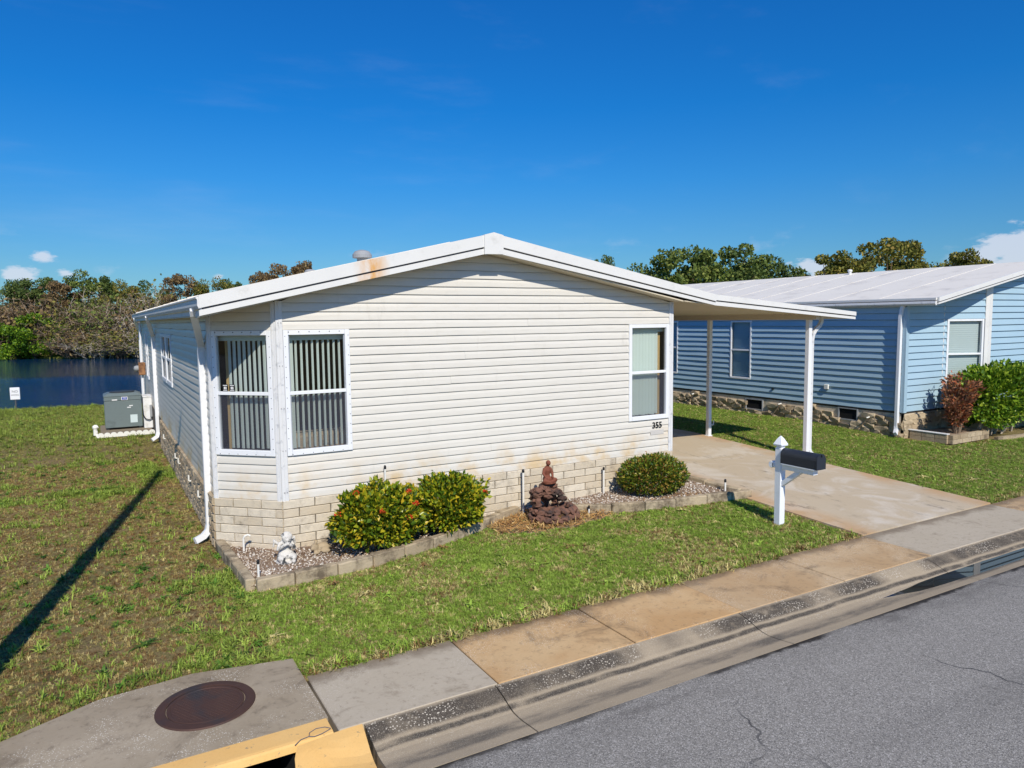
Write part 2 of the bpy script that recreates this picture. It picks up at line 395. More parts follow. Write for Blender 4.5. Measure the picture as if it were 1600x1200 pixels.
# gravel bed
t = NT('bed_soil')
c = t.mix(t.noise(8, 6, 0.7), lin(134, 112, 92), lin(160, 138, 116))
c = t.mix(t.rng(t.noise(2, 5), 0.45, 0.65), c, lin(114, 88, 66))
t.col(c); t.rough(0.95); t.bump(t.noise(50, 6, 0.75), 0.9, 0.02)
t = NT('shell_gravel')
c = t.ramp(t.island(), [(0.0, lin(226, 220, 208)), (0.25, lin(200, 184, 166)), (0.45, lin(160, 140, 120)), (0.6, lin(236, 232, 224)), (0.72, lin(132, 108, 88)), (1.0, lin(104, 84, 68))])
t.col(c); t.rough(0.8)
t = NT('straw_litter')
c = t.ramp(t.island(), [(0.0, lin(196, 152, 86)), (0.4, lin(168, 122, 70)), (0.75, lin(206, 176, 118)), (1.0, lin(128, 88, 54))])
t.col(c); t.rough(0.85)
# plants
def leafmat(name, stops, rough=0.42, trans=0.25, spec=0.45):
    t = NT(name)
    c = t.ramp(t.island(), stops)
    t.col(c); t.rough(rough); t.set(Specular_IOR_Level=spec)
    tl = t.n.new('ShaderNodeBsdfTranslucent'); t.l.new(c, tl.inputs[0])
    ms = t.n.new('ShaderNodeMixShader'); ms.inputs[0].default_value = trans
    t.l.new(t.p.outputs[0], ms.inputs[1]); t.l.new(tl.outputs[0], ms.inputs[2]); t.l.new(ms.outputs[0], t.out.inputs[0])
    return t.m
leafmat('ixora_leaf', [(0, lin(46, 70, 22)), (0.3, lin(84, 112, 28)), (0.55, lin(128, 146, 32)), (0.78, lin(184, 180, 44)), (1, lin(206, 176, 46))], 0.35)
leafmat('clipped_leaf', [(0, lin(46, 74, 24)), (0.4, lin(88, 114, 34)), (0.68, lin(136, 144, 46)), (0.88, lin(168, 142, 60)), (1, lin(150, 100, 58))], 0.38)
leafmat('hedge_leaf', [(0, lin(48, 80, 22)), (0.4, lin(92, 128, 32)), (0.75, lin(148, 176, 46)), (1, lin(190, 204, 76))], 0.38)
leafmat('red_leaf', [(0, lin(104, 66, 50)), (0.35, lin(140, 94, 70)), (0.7, lin(172, 126, 90)), (0.9, lin(192, 100, 62)), (1, lin(140, 130, 66))], 0.5)
leafmat('petal_red', [(0, lin(196, 46, 26)), (1, lin(232, 92, 44))], 0.5, 0.2)
leafmat('tree_green', [(0, lin(64, 82, 38)), (0.5, lin(100, 118, 54)), (1, lin(144, 150, 74))], 0.6, 0.2, 0.2)
leafmat('tree_dark', [(0, lin(52, 70, 36)), (0.5, lin(82, 102, 50)), (1, lin(120, 132, 68))], 0.6, 0.2, 0.2)
leafmat('tree_bright', [(0, lin(52, 84, 18)), (0.5, lin(92, 130, 26)), (1, lin(150, 176, 44))], 0.55, 0.25, 0.25)
leafmat('tree_olive', [(0, lin(76, 82, 38)), (0.5, lin(112, 114, 50)), (0.85, lin(146, 138, 62)), (1, lin(156, 128, 66))], 0.6, 0.2, 0.2)
leafmat('tree_rust', [(0, lin(84, 70, 50)), (0.5, lin(120, 98, 70)), (1, lin(150, 128, 84))], 0.7, 0.15, 0.15)
simple('twig_brown', lin(138, 120, 100), 0.9, 0.25, 3)
simple('twig_grey', lin(184, 172, 154), 0.9, 0.2, 3)
simple('bark', lin(104, 88, 72), 0.95, 0.25, 6, 0.6, 30)
# water
t = NT('lake_water')
t.col((0.005, 0.042, 0.115)); t.rough(0.05); t.set(IOR=1.33, Specular_IOR_Level=0.5)
h = t.mth('ADD', t.noise(1.6, 4, 0.6, stretch=(0.55, 1.5, 1)), t.mth('MULTIPLY', t.noise(6.5, 3, 0.6, stretch=(0.6, 1.4, 1)), 0.4))
x, y, z = t.xyz()
wind = t.rng(t.mth('ADD', t.mth('ADD', y, t.mth('MULTIPLY', x, 0.35)), t.mth('MULTIPLY', t.noise(0.12, 3), 6.0)), 50.0, 36.0, 0.025, 1.0)   # wind-ruffled near half
t.bump(t.mth('MULTIPLY', h, wind), 1.0, 0.55)
t = NT('puddle_water')
t.col((0.02, 0.02, 0.02)); t.rough(0.01); t.set(IOR=1.33, Specular_IOR_Level=0.5)
# other things
simple('ac_grey', lin(106, 118, 118), 0.5, 0.08, 3, dirt=lin(84, 94, 94), dlo=0.5, dhi=0.8, dscale=4)
simple('ac_grille', lin(52, 56, 58), 0.6, 0.1)
simple('badge_blue', lin(38, 66, 158), 0.5, 0.03)
simple('cabinet_white', lin(224, 224, 222), 0.55, 0.05, 4, dirt=lin(186, 182, 170), dlo=0.5, dhi=0.75)
simple('pvc_white', lin(228, 226, 218), 0.5, 0.06, 9, dirt=lin(190, 180, 158), dlo=0.55, dhi=0.8)
simple('mailbox_black', lin(40, 46, 56), 0.42, 0.1, 8)
simple('post_white', lin(232, 236, 242), 0.5, 0.03, 5, dirt=lin(196, 200, 204), dlo=0.58, dhi=0.8, dscale=5)
simple('meter_orange', lin(150, 108, 72), 0.75, 0.25, 9, dirt=lin(108, 74, 50), dlo=0.45, dhi=0.65, dscale=8)
simple('pipe_grey', lin(150, 152, 154), 0.5, 0.1, 8)
simple('sign_white', lin(232, 232, 234), 0.5, 0.03)
simple('sign_print', lin(96, 96, 102), 0.6, 0.05)
simple('sign_stake', lin(86, 84, 82), 0.7, 0.1)
simple('pole_wood', lin(130, 112, 92), 0.9, 0.2, 4)
simple('lava_rock', lin(118, 84, 69), 0.95, 0.3, 8, 0.9, 60, dirt=lin(74, 59, 54), dlo=0.44, dhi=0.62, dscale=7)
simple('terracotta', lin(124, 72, 54), 0.8, 0.12, 9, 0.3, 90, dirt=lin(92, 56, 46), dlo=0.5, dhi=0.75, dscale=9)
simple('statue_white', lin(206, 202, 194), 0.85, 0.08, 9, 0.4, 70, dirt=lin(70, 72, 74), dlo=0.54, dhi=0.61, dscale=13)
simple('ornament_stone', lin(170, 152, 124), 0.9, 0.15, 12, 0.4, 60, dirt=lin(104, 92, 76), dlo=0.5, dhi=0.7, dscale=9)
simple('aluminium', lin(190, 194, 198), 0.4, 0.05, metal=0.6)

# ------------------------------------------------------------------ geometry helpers
def hg(X, Y):
    """ground height: the driveway side climbs gently from the street"""
    s = min(max((X - 2) / 5, 0), 1); s = s * s * (3 - 2 * s)
    return s * min(max((Y + 3.4) * 0.042, 0), 0.27)

class MB:
    def __init__(s): s.v = []; s.f = []
    def add(s, vs, fs):
        o = len(s.v); s.v += [tuple(v) for v in vs]; s.f += [tuple(i + o for i in f) for f in fs]
        return s
    def box(s, a, b, T=None):
        x0, y0, z0 = a; x1, y1, z1 = b
        vs = [(x0, y0, z0), (x1, y0, z0), (x1, y1, z0), (x0, y1, z0), (x0, y0, z1), (x1, y0, z1), (x1, y1, z1), (x0, y1, z1)]
        if T: vs = [T(*v) for v in vs]
        return s.add(vs, [(0, 3, 2, 1), (4, 5, 6, 7), (0, 1, 5, 4), (1, 2, 6, 5), (2, 3, 7, 6), (3, 0, 4, 7)])
    def bbox(s, a, b, c=0.004, T=None):
        """box with chamfered edges"""
        x0, y0, z0 = a; x1, y1, z1 = b
        c = min(c, (x1 - x0) * .45, (y1 - y0) * .45, (z1 - z0) * .45)
        bm = bmesh.new()
        vs = [bm.verts.new(v) for v in ((x0, y0, z0), (x1, y0, z0), (x1, y1, z0), (x0, y1, z0), (x0, y0, z1), (x1, y0, z1), (x1, y1, z1), (x0, y1, z1))]
        for f in ((0, 3, 2, 1), (4, 5, 6, 7), (0, 1, 5, 4), (1, 2, 6, 5), (2, 3, 7, 6), (3, 0, 4, 7)): bm.faces.new([vs[i] for i in f])
        bmesh.ops.bevel(bm, geom=bm.edges[:], offset=c, segments=1, affect='EDGES')
        return s.bm(bm, T)
    def bm(s, bm, T=None):
        bm.verts.index_update()
        vs = [tuple(v.co) for v in bm.verts]
        if T: vs = [T(*v) for v in vs]
        fs = [tuple(v.index for v in f.verts) for f in bm.faces]
        bm.free()
        return s.add(vs, fs)
    def prism(s, poly, z0, z1, T=None):
        """polygon in the first two coordinates, extruded along the third"""
        n = len(poly)
        vs = [(p[0], p[1], z0) for p in poly] + [(p[0], p[1], z1) for p in poly]
        if T: vs = [T(*v) for v in vs]
        return s.add(vs, [tuple(range(n))[::-1], tuple(range(n, 2 * n))] + [(i, (i + 1) % n, n + (i + 1) % n, n + i) for i in range(n)])
    def tube(s, pts, rad, n=8, cap=True, square=None):
        """tube through points; rad a number or list; square=(w,d) for a rectangular section"""
        pts = [Vector(p) for p in pts]
        if not isinstance(rad, (list, tuple)): rad = [rad] * len(pts)
        rings = []
        up = Vector((0, 0, 1)); prev = None
        for i, p in enumerate(pts):
            d = (pts[min(i + 1, len(pts) - 1)] - pts[max(i - 1, 0)]).normalized()
            if prev is None:
                a = Vector((0, 1, 0)) if abs(d.z) > 0.9 else up
                u = (a - d * a.dot(d)).normalized()
            else:
                u = (prev - d * prev.dot(d)).normalized()
            prev = u; w = d.cross(u)
            if square:
                hw, hd = square[0] / 2, square[1] / 2
                rings.append([p + u * a * hd + w * b * hw for a, b in ((-1, -1), (-1, 1), (1, 1), (1, -1))])
            else:
                rings.append([p + (u * math.cos(2 * math.pi * k / n) + w * math.sin(2 * math.pi * k / n)) * rad[i] for k in range(n)])
        m = len(rings[0]); vs = [v for r in rings for v in r]; fs = []
        for i in range(len(rings) - 1):
            for k in range(m):
                fs.append((i * m + k, i * m + (k + 1) % m, (i + 1) * m + (k + 1) % m, (i + 1) * m + k))
        if cap: fs += [tuple(range(m))[::-1], tuple(range((len(rings) - 1) * m, len(rings) * m))]
        return s.add(vs, fs)
    def lathe(s, prof, n=24, c=(0, 0, 0), T=None):
        """profile of (radius, height), turned about z"""
        vs, fs = [], []
        for r, h in prof:
            for k in range(n):
                a = 2 * math.pi * k / n
                vs.append((c[0] + r * math.cos(a), c[1] + r * math.sin(a), c[2] + h))
        if T: vs = [T(*v) for v in vs]
        for i in range(len(prof) - 1):
            for k in range(n):
                fs.append((i * n + k, i * n + (k + 1) % n, (i + 1) * n + (k + 1) % n, (i + 1) * n + k))
        fs.append(tuple(range(n))[::-1]); fs.append(tuple(range((len(prof) - 1) * n, len(prof) * n)))
        return s.add(vs, fs)
    def blob(s, c, r, sub=2, jit=0.0, seed=0, T=None):
        bm = bmesh.new(); bmesh.ops.create_icosphere(bm, subdivisions=sub, radius=1.0)
        rx, ry, rz = r if isinstance(r, (tuple, list)) else (r, r, r)
        for v in bm.verts:
            k = 1.0
            if jit: k += jit * mnoise.noise(v.co * 1.7 + Vector((seed * 3.1, seed * 1.7, seed)))  + jit * .5 * mnoise.noise(v.co * 4.1 + Vector((seed, seed * 2.3, 0)))
            v.co = Vector((c[0] + v.co.x * rx * k, c[1] + v.co.y * ry * k, c[2] + v.co.z * rz * k))
        return s.bm(bm, T)
    def build(s, name, mat, parent=None, smooth=False):
        return mk(name, s.v, s.f, mat, parent, smooth)

def rootloc(o):
    l = Vector((0, 0, 0))
    while o is not None:
        l += o.location; o = o.parent
    return l

def mk(name, v, f, mat, parent=None, smooth=False, world=True):
    me = bpy.data.meshes.new(name)
    if parent is not None and world:
        L = rootloc(parent)
        v = [(p[0] - L.x, p[1] - L.y, p[2] - L.z) for p in v]
    me.from_pydata([tuple(p) for p in v], [], f)
    me.update()
    if smooth:
        me.polygons.foreach_set('use_smooth', [True] * len(me.polygons))
    for mm in (mat if isinstance(mat, (list, tuple)) else [mat]):
        me.materials.append(MATS[mm])
    o = bpy.data.objects.new(name, me)
    COL.objects.link(o)
    if parent is not None: o.parent = parent
    return o

def place(name, me, parent, loc, rz=0.0, scale=(1, 1, 1), rot=None):
    """object that shares mesh data; loc in world space"""
    o = bpy.data.objects.new(name, me); COL.objects.link(o)
    L = rootloc(parent) if parent is not None else Vector((0, 0, 0))
    o.location = Vector(loc) - L
    o.rotation_euler = rot if rot else (0, 0, rz)
    o.scale = scale
    if parent is not None: o.parent = parent
    return o

def empty(name, loc, label=None, cat=None, group=None, kind=None):
    o = bpy.data.objects.new(name, None); COL.objects.link(o); o.location = loc
    o.empty_display_size = 0.2
    return tag(o, label, cat, group, kind)

def tag(o, label=None, cat=None, group=None, kind=None):
    if label: o['label'] = label
    if cat: o['category'] = cat
    if group: o['group'] = group
    if kind: o['kind'] = kind
    return o

def mesh_only(name, mb, mat, smooth=False):
    me = bpy.data.meshes.new(name); me.from_pydata(mb.v, [], mb.f); me.update()
    if smooth: me.polygons.foreach_set('use_smooth', [True] * len(me.polygons))
    me.materials.append(MATS[mat]); return me

def text_mesh(name, body, size, mat, T, parent, depth=0.003, align='LEFT', sx=1.0, bold=0.0):
    """flat lettering turned into a mesh; T maps (x along, z up, out) to world"""
    cu = bpy.data.curves.new('lettering', 'FONT'); cu.body = body; cu.size = size; cu.align_x = align
    cu.extrude = depth / 2; cu.offset = bold
    ob = bpy.data.objects.new('lettering', cu); COL.objects.link(ob)
    dg = bpy.context.evaluated_depsgraph_get(); dg.update()
    me = bpy.data.meshes.new_from_object(ob.evaluated_get(dg))
    vs = [T(v.co.x * sx, v.co.y, v.co.z) for v in me.vertices]; fs = [tuple(p.vertices) for p in me.polygons]
    bpy.data.objects.remove(ob); bpy.data.curves.remove(cu); bpy.data.meshes.remove(me)
    return mk(name, vs, fs, mat, parent)

class Wall:
    """frame of a vertical wall: s runs along it, out points away from the house"""
    def __init__(s, o, d, n):
        s.o = Vector(o); s.d = Vector(d).normalized(); s.n = Vector(n).normalized()
    def __call__(s, a, out, z):
        return (s.o.x + s.d.x * a + s.n.x * out, s.o.y + s.d.y * a + s.n.y * out, z)
    @property
    def rz(s): return math.atan2(s.d.y, s.d.x)

U = 0.1143
PROF = [(-0.007, 0.002), (0.019, 0.002), (0.0195, 0.010), (0.0145, 0.066), (0.0085, 0.092), (0.000, U - .0005), (-0.007, U - .0005)]
def board(parent, W, z0, s0, s1, mat, lo=None, hi=None, ztop=None, nseg=1, wave=0.0, prof=PROF, k=0, end_flat=None):
    """one siding course from s0 to s1; lo(z)/hi(z) trim the ends under a sloping roof"""
    secs = []
    pts = [(o, z0 + h) for o, h in prof]
    if ztop is not None: pts = [(o, min(z, ztop)) for o, z in pts]
    m = len(pts); vs = []
    for i in range(nseg + 1):
        for o, z in pts:
            a0 = max(s0, lo(z)) if lo else s0
            a1 = min(s1, hi(z)) if hi else s1
            if a0 > a1: a0 = a1 = (a0 + a1) / 2
            a = a0 + (a1 - a0) * i / nseg
            dz = do = 0.0
            if wave:
                dz = wave * mnoise.noise(Vector((a * 1.3, z0 * 2.2, 3.1))) * 1.3
                do = wave * 0.9 * (mnoise.noise(Vector((a * 1.1, z0 * 3.0 + 5, 1.7))))
            vs.append(W(a, o + do, z + dz))
    fs = []
    for i in range(nseg):
        for j in range(m - 1):
            a, b = i * m + j, (i + 1) * m + j
            fs.append((a, b, b + 1, a + 1))
    fs += [tuple(range(m)), tuple(range(nseg * m, nseg * m + m))[::-1]]
    return mk('siding_board', vs, fs, mat, parent)

def window(parent, W, s0, s1, z0, z1, wide_first=False, nsl=9, slat_w=0.085, ang=60, fw=0.062, frame='white_metal', blind='blind_slat', screen=True, rivets=True, tan_edge=None, flat=None, out=0.034, depth=0.10):
    """double hung window: flanged frame, meeting rail, two panes, vertical blind behind"""
    zm = (z0 + z1) / 2
    mb = MB()
    mb.bbox((s0, -0.02, z0), (s0 + fw, out, z1), 0.004, W); mb.bbox((s1 - fw, -0.02, z0), (s1, out, z1), 0.004, W)
    mb.bbox((s0 + fw + .001, -0.02, z1 - fw), (s1 - fw - .001, out - .002, z1 - .001), 0.004, W)
    mb.bbox((s0 + fw + .001, -0.02, z0 + .001), (s1 - fw - .001, out + .004, z0 + fw * 1.15), 0.004, W)
    w = mb.build('window', frame, parent)
    mr = MB().bbox((s0 + fw + .001, -0.014, zm - 0.022), (s1 - fw - .001, out - .008, zm + 0.022), 0.003, W)
    mr.build('meeting_rail', frame, w)
    for a in (s0 + fw + .002, s1 - fw - .016):     # inner sash stops
        for za, zb in ((z0 + fw * 1.15 + .002, zm - .024), (zm + .024, z1 - fw - .002)):
            MB().box((a, -0.012, za), (a + .014, 0.012, zb), W).build('sash_stop', 'aluminium', w)
    mk('pane', [W(s0 + fw, 0.004, zm), W(s1 - fw, 0.004, zm), W(s1 - fw, 0.004, z1 - fw), W(s0 + fw, 0.004, z1 - fw)], [(0, 1, 2, 3)], 'pane_glass', w)
    mk('pane', [W(s0 + fw, -0.006, z0 + fw), W(s1 - fw, -0.006, z0 + fw), W(s1 - fw, -0.006, zm), W(s0 + fw, -0.006, zm)], [(0, 1, 2, 3)], 'pane_glass', w)
    if screen:
        mk('insect_screen', [W(s0 + fw, 0.008, z0 + fw), W(s1 - fw, 0.008, z0 + fw), W(s1 - fw, 0.008, zm), W(s0 + fw, 0.008, zm)], [(0, 1, 2, 3)], 'insect_screen', w)
    if rivets:
        rv = MB()
        for a in np.arange(s0 + 0.06, s1 - 0.03, 0.13):
            for zz in (z0 + 0.02, z1 - 0.02): rv.box((a, out - .003, zz - .005), (a + .009, out + .0065, zz + .004), W)
        for zz in np.arange(z0 + 0.09, z1 - 0.05, 0.13):
            for a in (s0 + 0.016, s1 - 0.024): rv.box((a, out - .003, zz), (a + .009, out + .003, zz + .009), W)
        tag(rv.build('rivets', 'groove_dark', w), kind='stuff')
    if flat:      # a drawn shade or closed horizontal blind
        sh = MB()
        zz = z0 + 0.03
        while zz < z1 - 0.03:
            sh.add([W(s0 + .03, -depth, zz), W(s1 - .03, -depth, zz), W(s1 - .03, -depth + .008, zz + .048), W(s0 + .03, -depth + .008, zz + .048)], [(0, 1, 2, 3)])
            zz += 0.05
        tag(sh.build('window_shade', flat, w), kind='stuff')
        return w
    MB().bbox((s0 + .03, -depth - .05, z1 - fw - .07), (s1 - .03, -depth + .03, z1 - fw + .02), 0.004, W).build('valance', blind, w)
    g0, g1 = s0 + fw + 0.01, s1 - fw - 0.01
    if tan_edge:
        a0, a1 = (g1 - tan_edge, g1) if tan_edge > 0 else (g0, g0 - tan_edge)
        MB().box((a0 + .02, -depth - .03, z0 + .05), (a1 - .005, -depth - .02, z1 - .1), W).build('curtain', 'curtain_tan', w)
        if tan_edge > 0: g1 = a0
        else: g0 = a1
    step = (g1 - g0) / nsl
    for i in range(nsl):
        c = g0 + step * (i + .5); th = R_(ang + random.uniform(-5, 5))
        sw_ = slat_w
        if wide_first and i == 0: th = R_(12); sw_ = step * .95
        ca, sa = math.cos(th) * sw_ / 2, math.sin(th) * sw_ / 2
        zb = z0 + 0.075 + random.uniform(-.006, .006); zt = z1 - fw - 0.05
        off = random.uniform(-.004, .004); vs = []
        for zz, sk in ((zb, off), (zt, 0)):
            for q in (-1, -0.33, 0.33, 1):
                bow = 0.006 * (1 - q * q) * min(1, sw_ / .06)
                vs.append(W(c + q * ca + sk - bow * math.sin(th), -depth + q * sa + bow * math.cos(th), zz))
        mk('blind_slat', vs, [(0, 1, 5, 4), (1, 2, 6, 5), (2, 3, 7, 6)], blind, w, smooth=True)
    return w

def course_intervals(s0, s1, z, wins, u=U):
    """stretches of a course that no window covers"""
    iv = [(s0, s1)]
    for a, b, c, d in wins:
        if z + u > c + 0.008 and z + 0.008 < d:
            nv = []
            for x0, x1 in iv:
                if x1 <= a or x0 >= b: nv.append((x0, x1)); continue
                if x0 < a: nv.append((x0, a))
                if x1 > b: nv.append((b, x1))
            iv = nv
    return [(a, b) for a, b in iv if b - a > 0.05]

def block_mesh(name, L, H, D, mat, seed, rough=0.004, ch=0.006, cuts=2):
    """a concrete block, face towards -y, chamfered and slightly uneven"""
    rs = random.Random(seed); mb = MB()
    nx = cuts + 1; vs = []
    xs = [-L / 2 + L * i / nx for i in range(nx + 1)]
    row = lambda yy, zz, inset: [(min(max(xx, -L / 2 + inset), L / 2 - inset), yy, zz) for xx in xs]
    rows = [row(0, -H / 2, 0), row(-D + ch, -H / 2, 0)]
    f0 = [(a, b - rs.uniform(0, rough), c) for a, b, c in row(-D, -H / 2 + ch, ch)]
    f1 = [(a, b - rs.uniform(0, rough), c) for a, b, c in row(-D, H / 2 - ch, ch)]
    rows += [f0, f1, row(-D + ch, H / 2, 0), row(0, H / 2, 0)]
    vs = [p for r in rows for p in r]; m = nx + 1; fs = []
    for r in range(5):
        for i in range(nx): fs.append((r * m + i, r * m + i + 1, (r + 1) * m + i + 1, (r + 1) * m + i))
    fs.append(tuple(r * m for r in range(6))[::1]); fs.append(tuple(r * m + nx for r in range(6))[::-1])
    mb.add(vs, fs)
    return mesh_only(name, mb, mat)

# ------------------------------------------------------------------ ground, lake, street
def near_shore(X): return 21.1 - 0.155 * min(max(X, -40), 40)
def far_shore(X): return 70.7 - 0.75 * min(max(X, -18), 14)
def sstep(a, b, v):
    t_ = min(max((v - a) / (b - a), 0), 1); return t_ * t_ * (3 - 2 * t_)
def zground(X, Y):
    if -11.9 < Y < -3.43: return -0.5
    z = hg(X, Y) - 0.02
    if Y > 15 and -420 < X < 34:
        a = sstep(near_shore(X) - 0.3, near_shore(X) + 5, Y) * (1 - sstep(24, 33, X))
        b = sstep(far_shore(X) - 1, far_shore(X) + 7, Y)
        z = z * (1 - a) - 2.2 * a * (1 - b) + b * 0.45
    if -3.4 < Y < 20: z += 0.012 * mnoise.noise(Vector((X * 1.4, Y * 1.4, 0)))
    return z
gx = [-3000, -900, -420, -150, -60, -30, -20, -14, -11] + [-9 + 0.5 * i for i in range(60)] + [21.5, 24, 28, 34, 42, 60, 100, 180, 420, 900, 3000]
gy = [-3000, -600, -100, -30, -12.3, -11.95, -11.85, -5, -3.44, -3.42] + [-3.0 + 0.5 * i for i in range(64)] + [30, 34, 40, 48] + [56 + 1.5 * i for i in range(28)] + [100, 120, 160, 300, 900, 3000]
vs = [(X, Y, zground(X, Y)) for Y in gy for X in gx]
nx = len(gx)
fs = [(j * nx + i, j * nx + i + 1, (j + 1) * nx + i + 1, (j + 1) * nx + i) for j in range(len(gy) - 1) for i in range(nx - 1)]
tag(mk('ground', vs, fs, 'lawn_soil', smooth=True), kind='structure')
tag(mk('lake_water', [(-415, 15, -0.5), (36, 15, -0.5), (36, 92, -0.5), (-415, 92, -0.5)], [(0, 1, 2, 3)], 'lake_water'), kind='structure')

# road with a slight crown
rx = [-400, -100, -30] + [-12 + i * 1.5 for i in range(30)] + [40, 80, 160, 400]
ry = [-11.9, -10.5, -8.4, -6.6, -5.6, -5.03]
rz_ = [-0.07, -0.035, -0.012, -0.03, -0.05, -0.064]
vs = [(X, Y, z) for Y, z in zip(ry, rz_) for X in rx]; nx = len(rx)
fs = [(j * nx + i, j * nx + i + 1, (j + 1) * nx + i + 1, (j + 1) * nx + i) for j in range(len(ry) - 1) for i in range(nx - 1)]
tag(mk('road', vs, fs, 'asphalt'), kind='structure')

# gutter segments (rolled kerb), the valley sinks towards the right where water stands
gut = empty('gutter', (3, -4.7, 0), kind='structure')
GP = [(-4.366, -0.30), (-4.366, -0.004), (-4.40, -0.009), (-4.47, -0.024), (-4.54, -0.048), (-4.61, -0.074), (-4.67, -0.088), (-4.74, -0.092), (-4.82, -0.088), (-4.92, -0.076), (-5.028, -0.062), (-5.028, -0.30)]
def gutter_seg(x0, x1):
    n = max(2, int((x1 - x0) / 0.25)); vs, m = [], len(GP)
    for i in range(n + 1):
        X = x0 + (x1 - x0) * i / n
        for j, (Y, z) in enumerate(GP):
            q = math.exp(-((Y + 4.76) / 0.17) ** 2)
            dz = -0.022 * q * sstep(4.6, 7.2, X) + (0.0 if j in (0, m - 1) else 0.004 * mnoise.noise(Vector((X * 2.1, Y * 9, 0))))
            dy = 0.008 * mnoise.noise(Vector((X * 3.0, 7.7, Y))) if 1 < j < m - 2 else 0
            vs.append((X, Y + dy, z + dz))
    fs = [(i * m + j, (i + 1) * m + j, (i + 1) * m + j + 1, i * m + j + 1) for i in range(n) for j in range(m - 1)]
    fs += [tuple(range(m)), tuple(range(n * m, n * m + m))[::-1]]
    mk('gutter_segment', vs, fs, 'gutter_concrete', gut, smooth=False)
gj = [-0.40, 0.70, 3.48, 6.66, 9.8, 12.9, 16.0, 19.1, 22.2, 30, 60]
for a, b in zip(gj[:-1], gj[1:]): gutter_seg(a + 0.006, b - 0.006)
for a, b in ((-30, -12), (-12, -6.2), (-6.2, -3.55)): gutter_seg(a + 0.006, b - 0.006)
MB().box((-30, -5.02, -0.34), (60, -4.37, -0.302)).build('gutter_base', 'mortar_dark', gut)
# water standing in the gutter
pud = [(X, Y, -0.0975) for X in (4.9, 16.5) for Y in (-4.5, -5.0)]
tag(mk('puddle_water', pud, [(0, 1, 3, 2)], 'puddle_water'), kind='structure')

# sidewalk slabs
swk = empty('sidewalk', (3, -3.9, 0), kind='structure')
sj = [(-0.585, 0.74, 'concrete_pale'), (0.74, 2.17, 'concrete_tan'), (2.17, 3.55, 'concrete_tan'), (3.55, 5.16, 'concrete_mixed'), (5.16, 6.84, 'concrete_mixed'),
      (6.84, 10.0, 'concrete_pale'), (10.0, 11.5, 'concrete_mixed'), (11.5, 13.0, 'concrete_pale'), (13.0, 14.5, 'concrete_mixed'), (14.5, 16.0, 'concrete_pale'), (16.0, 17.5, 'concrete_mixed'), (17.5, 19.0, 'concrete_pale')]
for i, (a, b, m_) in enumerate(sj):
    mb = MB(); dz = random.uniform(-0.004, 0.004)
    mb.bbox((a + 0.006, -4.358, -0.16), (b - 0.006, -3.425, 0.0 + dz), 0.007)
    mb.build('sidewalk_slab', m_, swk)
MB().box((-0.5, -4.355, -0.2), (19, -3.44, -0.165)).build('sidewalk_base', 'mortar_dark', swk)
for a, b in ((-8.0, -6.5), (-6.5, -5.0), (-5.0, -3.56)):
    MB().bbox((a + .006, -4.358, -0.16), (b - .006, -3.425, 0.0), 0.007).build('sidewalk_slab', 'concrete_pale', swk)

# driveway
n = 30; vs = []
for i in range(n + 1):
    Y = -3.415 + (13.0 + 3.415) * i / n
    for X in (6.85, 7.6, 8.4, 9.2, 10.05): vs.append((X, Y, hg(X, Y) + 0.012))
    for X in (10.05, 6.85): vs.append((X, Y, hg(X, Y) - 0.12))
fs = [(i * 7 + j, i * 7 + (j + 1) % 7, (i + 1) * 7 + (j + 1) % 7, (i + 1) * 7 + j) for i in range(n) for j in range(7)]
fs += [tuple(range(7))[::-1], tuple(range(n * 7, n * 7 + 7))]
tag(mk('driveway', vs, fs, 'driveway_concrete'), kind='structure')

# storm drain inlet at the lower left
inl = empty('storm_drain_inlet', (-2.0, -4.0, 0), 'concrete storm drain inlet with yellow painted kerb and dark slot', 'drain')
poly = [(-3.55, -4.16), (-0.605, -4.16), (-0.612, -3.06), (-1.40, -2.90), (-2.10, -2.98), (-2.7, -3.28), (-3.55, -3.44)]
poly = poly[::1]
MB().prism(poly, -0.16, 0.008).build('top_slab', 'concrete_slab', inl)
def P3(poly, T): return [T(*p) for p in poly]
kerb = [(-4.163, 0.006), (-4.33, 0.001), (-4.352, -0.004), (-4.366, -0.016), (-4.378, -0.058), (-4.35, -0.066), (-4.163, -0.066)]
n = 14; vs, m = [], len(kerb)
for i in range(n + 1):
    X = -3.55 + (3.55 - 0.62) * i / n
    for j, (Y, z) in enumerate(kerb): vs.append((X, Y + 0.004 * mnoise.noise(Vector((X * 3, j, 0))), z + (0.006 * mnoise.noise(Vector((X * 5, j, 3))) if j in (4, 5) else 0)))
fs = [(i * m + j, i * m + (j + 1) % m, (i + 1) * m + (j + 1) % m, (i + 1) * m + j) for i in range(n) for j in range(m)]
fs += [tuple(range(m)), tuple(range(n * m, n * m + m))[::-1]]
mk('kerb_bar', vs, fs, 'yellow_paint', inl)
